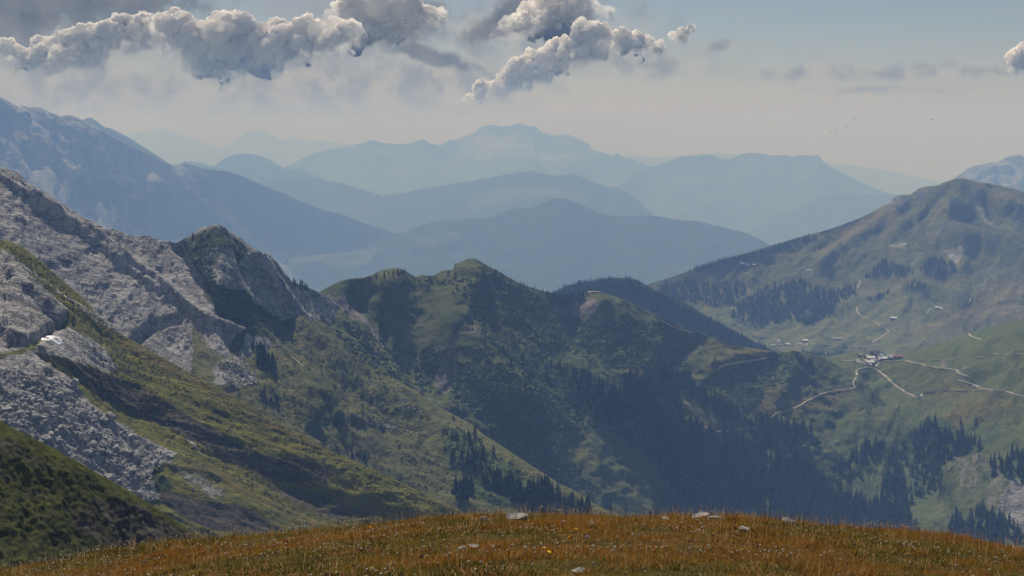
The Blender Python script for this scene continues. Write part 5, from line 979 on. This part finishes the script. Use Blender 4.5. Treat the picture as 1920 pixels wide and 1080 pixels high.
for k, (x, y, d, lab) in enumerate([(1610.7, 199.7, 520, 'highest dark bird of the loose flock at right'), (1580.7, 220.7, 430, 'left bird of the two level in the upper flock'), (1602, 221, 480, 'right bird of the two level in the upper flock'), (1587, 236.7, 430, 'dark bird in the middle of the flock'), (1557, 246, 520, 'leftmost bird low in the flock'),
                                    (1568, 245.7, 480, 'second bird from the left low in the flock'), (1748, 224.7, 420, 'single dark bird far right of the flock'), (1592, 287.7, 430, 'lowest dark bird close above the hazy massif'), (1400, 87, 560, 'single tiny bird high against the blue gap')]):
    o = bpy.data.objects.new('bird', BM[k % 3]); COL.objects.link(o); o.location = at(x, y, d); o.rotation_euler = (RNG.uniform(-.3, .3), RNG.uniform(-.5, .5), RNG.uniform(-1.2, 1.2)); o.scale = (1.1, 1.1, 1.1)
    tag(o, lab, 'bird', 'flock of dark birds')

# ------------------------------------------------------------------ foreground: grass, flowers, stones
def knoll_hit(px_, py_):
    Ys = np.linspace(4.5, 20, 900); P = at(np.full(900, px_), np.full(900, py_), Ys); dz = P[:, 2] - knoll_z(P[:, 0], P[:, 1])
    k = np.nonzero(dz < 0)[0]
    return P[k[0]] if len(k) else None
def build_grass():
    n = 290000
    Yv = np.sqrt(RNG.uniform(5.2 ** 2, 19.5 ** 2, n)); Xv = RNG.uniform(-1, 1, n) * (0.41 * Yv + 0.6)
    P0 = np.stack([Xv, Yv, 0 * Xv], -1)
    a = gnoise(P0 / 1.1 + 3); b = gnoise(P0 / 0.35 + 8); c = gnoise(P0 / 2.7 + 15)
    keep = (1.2 * b + 0.5 * a) > RNG.uniform(-0.9, 0.25, n); P0, a, b, c = P0[keep], a[keep], b[keep], c[keep]; n = len(P0)
    Z = knoll_z(P0[:, 0], P0[:, 1]); P0[:, 2] = Z - 0.005
    tall = RNG.random(n) < 0.010 + 0.018 * np.clip((P0[:, 1] - 13) / 4, 0, 1)
    h = (0.03 + 0.06 * np.clip(0.4 + 0.9 * a + 1.1 * b, 0, 1.4)) * RNG.uniform(0.5, 1.25, n); h[tall] = RNG.uniform(0.11, 0.27, tall.sum())
    w = RNG.uniform(0.0022, 0.0046, n) * (0.75 + P0[:, 1] / 26); w[tall] *= 0.55
    ang = RNG.uniform(0, 6.283, n); ln = RNG.uniform(0.25, 1.3, n); ln[tall] = RNG.uniform(0.05, 0.35, tall.sum())
    d = np.stack([np.cos(ang), np.sin(ang), 0 * ang], -1); s_ = np.stack([-np.sin(ang), np.cos(ang), 0 * ang], -1)
    s_ = s_ * 0.4 + np.stack([np.ones(n), 0 * ang, 0 * ang], -1) * 0.6
    up = np.array([0, 0, 1.0])
    m_ = P0 + up * (h * 0.55)[:, None] + d * (h * ln * 0.35)[:, None]; t_ = P0 + up * (h * 0.95)[:, None] + d * (h * ln)[:, None]
    V = np.stack([P0 - s_ * w[:, None], P0 + s_ * w[:, None], m_ + s_ * (w * 0.75)[:, None], m_ - s_ * (w * 0.75)[:, None], t_], 1)
    # colours: rust, ochre, straw, olive and green, in patches
    pal = np.array([(0.29, 0.13, 0.026), (0.30, 0.18, 0.038), (0.46, 0.32, 0.15), (0.16, 0.135, 0.022), (0.050, 0.066, 0.012), (0.075, 0.038, 0.016)])
    e_ = gnoise(P0 / 0.6 + 77); wt = np.stack([0.5 + 2.2 * (c + a), 0.6 + 1.2 * e_, 0.16 + 0.9 * b - 0.5 * e_, 0.45 - 1.6 * a, 0.30 - 1.3 * c - 1.6 * e_, 0.18 - 1.4 * b], -1)
    wt = np.clip(wt, 0.01, None); cs = np.cumsum(wt / wt.sum(1, keepdims=True), 1); pk = (RNG.random(n)[:, None] > cs).sum(1).clip(0, 5)
    pk[tall] = np.where(RNG.random(tall.sum()) < 0.6, 2, 5)
    colr = pal[pk] * RNG.uniform(0.65, 1.3, (n, 1)); colr = np.concatenate([colr, np.ones((n, 1))], 1)
    tint = np.repeat(colr, 5, 0).reshape(n, 5, 4); tint[:, :2, :3] *= 1.0
    i = np.arange(n) * 5
    F_ = np.concatenate([np.stack([i, i + 1, i + 2], -1), np.stack([i, i + 2, i + 3], -1), np.stack([i + 3, i + 2, i + 4], -1)])
    o = mesh_np('meadow_grass', V.reshape(-1, 3), F_, attr_mat('dry_grass_blade', trans=0.3), {'tint': ('FLOAT_COLOR', tint.reshape(-1, 4))}, smooth=True)
    tag(o, 'rust brown dry grass covering the knoll in front', kind='stuff')
build_grass()
M_stem = plain_mat('dry_stem', (0.10, 0.08, 0.02), (0.22, 0.16, 0.06), 20.0)
M_pet = {'white': plain_mat('faded_white_petals', (0.28, 0.23, 0.16), (0.55, 0.49, 0.38), 60.0), 'yellow': plain_mat('yellow_petals', (0.60, 0.30, 0.01), (0.75, 0.42, 0.02), 60.0), 'purple': plain_mat('purple_petals', (0.20, 0.10, 0.26), (0.32, 0.18, 0.38), 60.0), 'brown': plain_mat('dry_seed_head', (0.05, 0.025, 0.015), (0.10, 0.05, 0.03), 60.0)}
def flower_arrays(seed, hgt=0.12, r=0.011):
    rg = np.random.default_rng(seed); V, F_, mi = [], [], []
    bx, by = rg.normal(0, 0.012, 2)
    for j, t in enumerate((0, 0.5, 1.0)):
        for k in range(3): V.append((bx * t * t + 0.0012 * math.cos(k * 2.09), by * t * t + 0.0012 * math.sin(k * 2.09), hgt * t))
    for j in range(2):
        for k in range(3):
            a_, b_, c_, d_ = j * 3 + k, j * 3 + (k + 1) % 3, (j + 1) * 3 + (k + 1) % 3, (j + 1) * 3 + k; F_ += [(a_, b_, c_), (a_, c_, d_)]; mi += [0, 0]
    X, G_ = ICO[1]; X = X * (1 + 0.22 * rg.normal(size=(len(X), 1))) * (r, r, r * 0.72) + (bx, by, hgt); c = len(V)
    V += list(map(tuple, X)); F_ += [tuple(f + c) for f in G_]; mi += [1] * len(G_)
    return np.array(V), np.array(F_), np.array(mi)
def flower_mesh(seed, pet, **k):
    V, F_, mi = flower_arrays(seed, **k); me = mesh_np('flower', V, F_, M_stem, smooth=False, parent=False); me.materials.append(M_pet[pet]); me.polygons.foreach_set('material_index', mi); return me
FW = [flower_mesh(700 + k, 'white', hgt=0.075 + 0.012 * k, r=0.0065 + 0.0014 * (k % 3)) for k in range(5)]
def plant(me, loc, sc, label, cat='flower', group=None, name='flower'):
    o = bpy.data.objects.new(name, me); COL.objects.link(o); o.location = loc; o.scale = (sc,) * 3; o.rotation_euler = (RNG.uniform(-.2, .2), RNG.uniform(-.2, .2), RNG.uniform(0, 6.28)); return tag(o, label, cat, group)
fl = []
while len(fl) < 1700:
    y = math.sqrt(RNG.uniform(5.6 ** 2, 18.5 ** 2)); x = RNG.uniform(-1, 1) * 0.38 * y
    q = np.array((x, y, 0.0))
    if 1.2 * gnoise(q[None] / 1.1 + 40)[0] + 0.8 * gnoise(q[None] / 0.35 + 50)[0] + (0.15 if x < 0 else 0.0) > RNG.uniform(0.0, 0.7): q[2] = knoll_z(x, y); fl.append(q)
fl.sort(key=lambda q: q[1])
for q in fl[:295]: plant(FW[int(RNG.integers(0, 5))], q, RNG.uniform(0.75, 1.3), 'small faded white flower head on a thin stalk in the near grass', 'flower', 'faded white flowers in the near grass')
fr = np.array(fl[295:])
def far_flowers():
    sh = [flower_arrays(720 + k, 0.09, 0.0085) for k in range(3)]; Vs, Fs, Ms, off = [], [], [], 0
    for q in fr:
        V, F_, mi = sh[int(RNG.integers(0, 3))]; Vs.append(V * RNG.uniform(0.7, 1.3) + q); Fs.append(F_ + off); Ms.append(mi); off += len(V)
    o = mesh_np('far_flowers', np.concatenate(Vs), np.concatenate(Fs), M_stem, smooth=False); o.data.materials.append(M_pet['white']); o.data.polygons.foreach_set('material_index', np.concatenate(Ms)); tag(o, kind='stuff')
far_flowers()
for (x, y, pet, lab) in [(1083, 996, 'yellow', 'yellow flower nearest the crest right of the centre'), (1066, 1012, 'yellow', 'yellow flower just below the one nearest the crest'), (1034, 1042, 'yellow', 'largest yellow flower low in the centre grass'), (1020, 1037, 'yellow', 'small orange yellow flower left of the largest yellow one'), (695, 986, 'yellow', 'yellow flower on the crest left of the centre'), (1098, 1009, 'purple', 'single purple flower right of the yellow ones')]:
    q = knoll_hit(x, y + 18)
    if q is not None: plant(flower_mesh(int(x), pet, hgt=0.10, r=0.014), q, 1.1, lab)
for x, y in [(1293, 1030), (1420, 1045), (795, 1062), (540, 1048), (1600, 1040), (1334, 1021), (905, 1010)]:
    q = knoll_hit(x, y)
    if q is not None: plant(flower_mesh(int(x) + 3, 'brown', hgt=0.08, r=0.013), q, RNG.uniform(0.9, 1.4), 'dark brown withered seed head standing in the grass', 'seed head', 'withered seed heads in the grass', 'seed_head')
def lichen_mat():
    m, T = new_mat('lichen_limestone')
    p = T.node('ShaderNodeTexCoord').outputs['Object']; n = T.noise(p, 2.2, 6, 0.6); n2 = T.noise(p, 9, 5, 0.6); xx = T.sep(p)[0]
    c = T.mix(T.sm(n2, 0.3, 0.7), (0.15, 0.145, 0.14), (0.40, 0.38, 0.35))
    f = T.m('MULTIPLY', T.sm(T.m('ADD', n, T.m('MULTIPLY', xx, -0.25)), 0.52, 0.60), 0.9)
    finish(T, T.mix(f, c, (0.48, 0.12, 0.03)), 0.95, n2, 0.6, 0.05, 0.1); return m
M_lich = lichen_mat()
M_krock = plain_mat('knoll_limestone', (0.13, 0.125, 0.12), (0.40, 0.38, 0.35), 9.0, 0.95, 0.6, 0.03, 0.1)
for (x, y, r_, mat, lab) in [(968, 977, 0.125, M_krock, 'largest pale stone on the crest left of the centre'), (908, 979, 0.07, M_krock, 'flat pale stone left of the largest one on the crest'), (1312, 976, 0.11, M_lich, 'stone with bright orange lichen on the knoll crest'), (1338, 978, 0.085, M_krock, 'grey stone touching the orange lichened one on its right'),
                             (1482, 984, 0.095, M_krock, 'rounded pale stone alone on the crest right of the centre'), (1396, 996, 0.055, M_krock, 'small pale stone with white flowers just below the crest'), (1056, 984, 0.04, M_krock, 'little grey stone below the crest near the largest one'), (1246, 977, 0.05, M_krock, 'small stone on the crest left of the orange lichened one'),
                             (888, 1030, 0.05, M_lich, 'low flat stone with orange lichen in the grass left of centre'), (866, 1034, 0.045, M_krock, 'low grey stone beside the flat lichened one'), (1110, 986, 0.035, M_krock, 'tiny pale stone below the crest at the centre'), (1085, 1076, 0.045, M_krock, 'pale stone at the very bottom of the picture')]:
    q = knoll_hit(x, y)
    if q is None: continue
    V, F_ = rock_shape(3, int(x), 9, 0.6); V = V * r_ * 0.88; me = mesh_np('stone', V, F_, mat, smooth=False, parent=False)
    o = bpy.data.objects.new('stone', me); COL.objects.link(o); o.location = q + np.array((0, 0, r_ * 0.25 + 0.02)); o.scale = (1.35, 1, 0.95); o.rotation_euler = (RNG.uniform(-.2, .2), RNG.uniform(-.2, .2), RNG.uniform(-.5, .5)); tag(o, lab, 'stone', 'stones in the knoll grass')
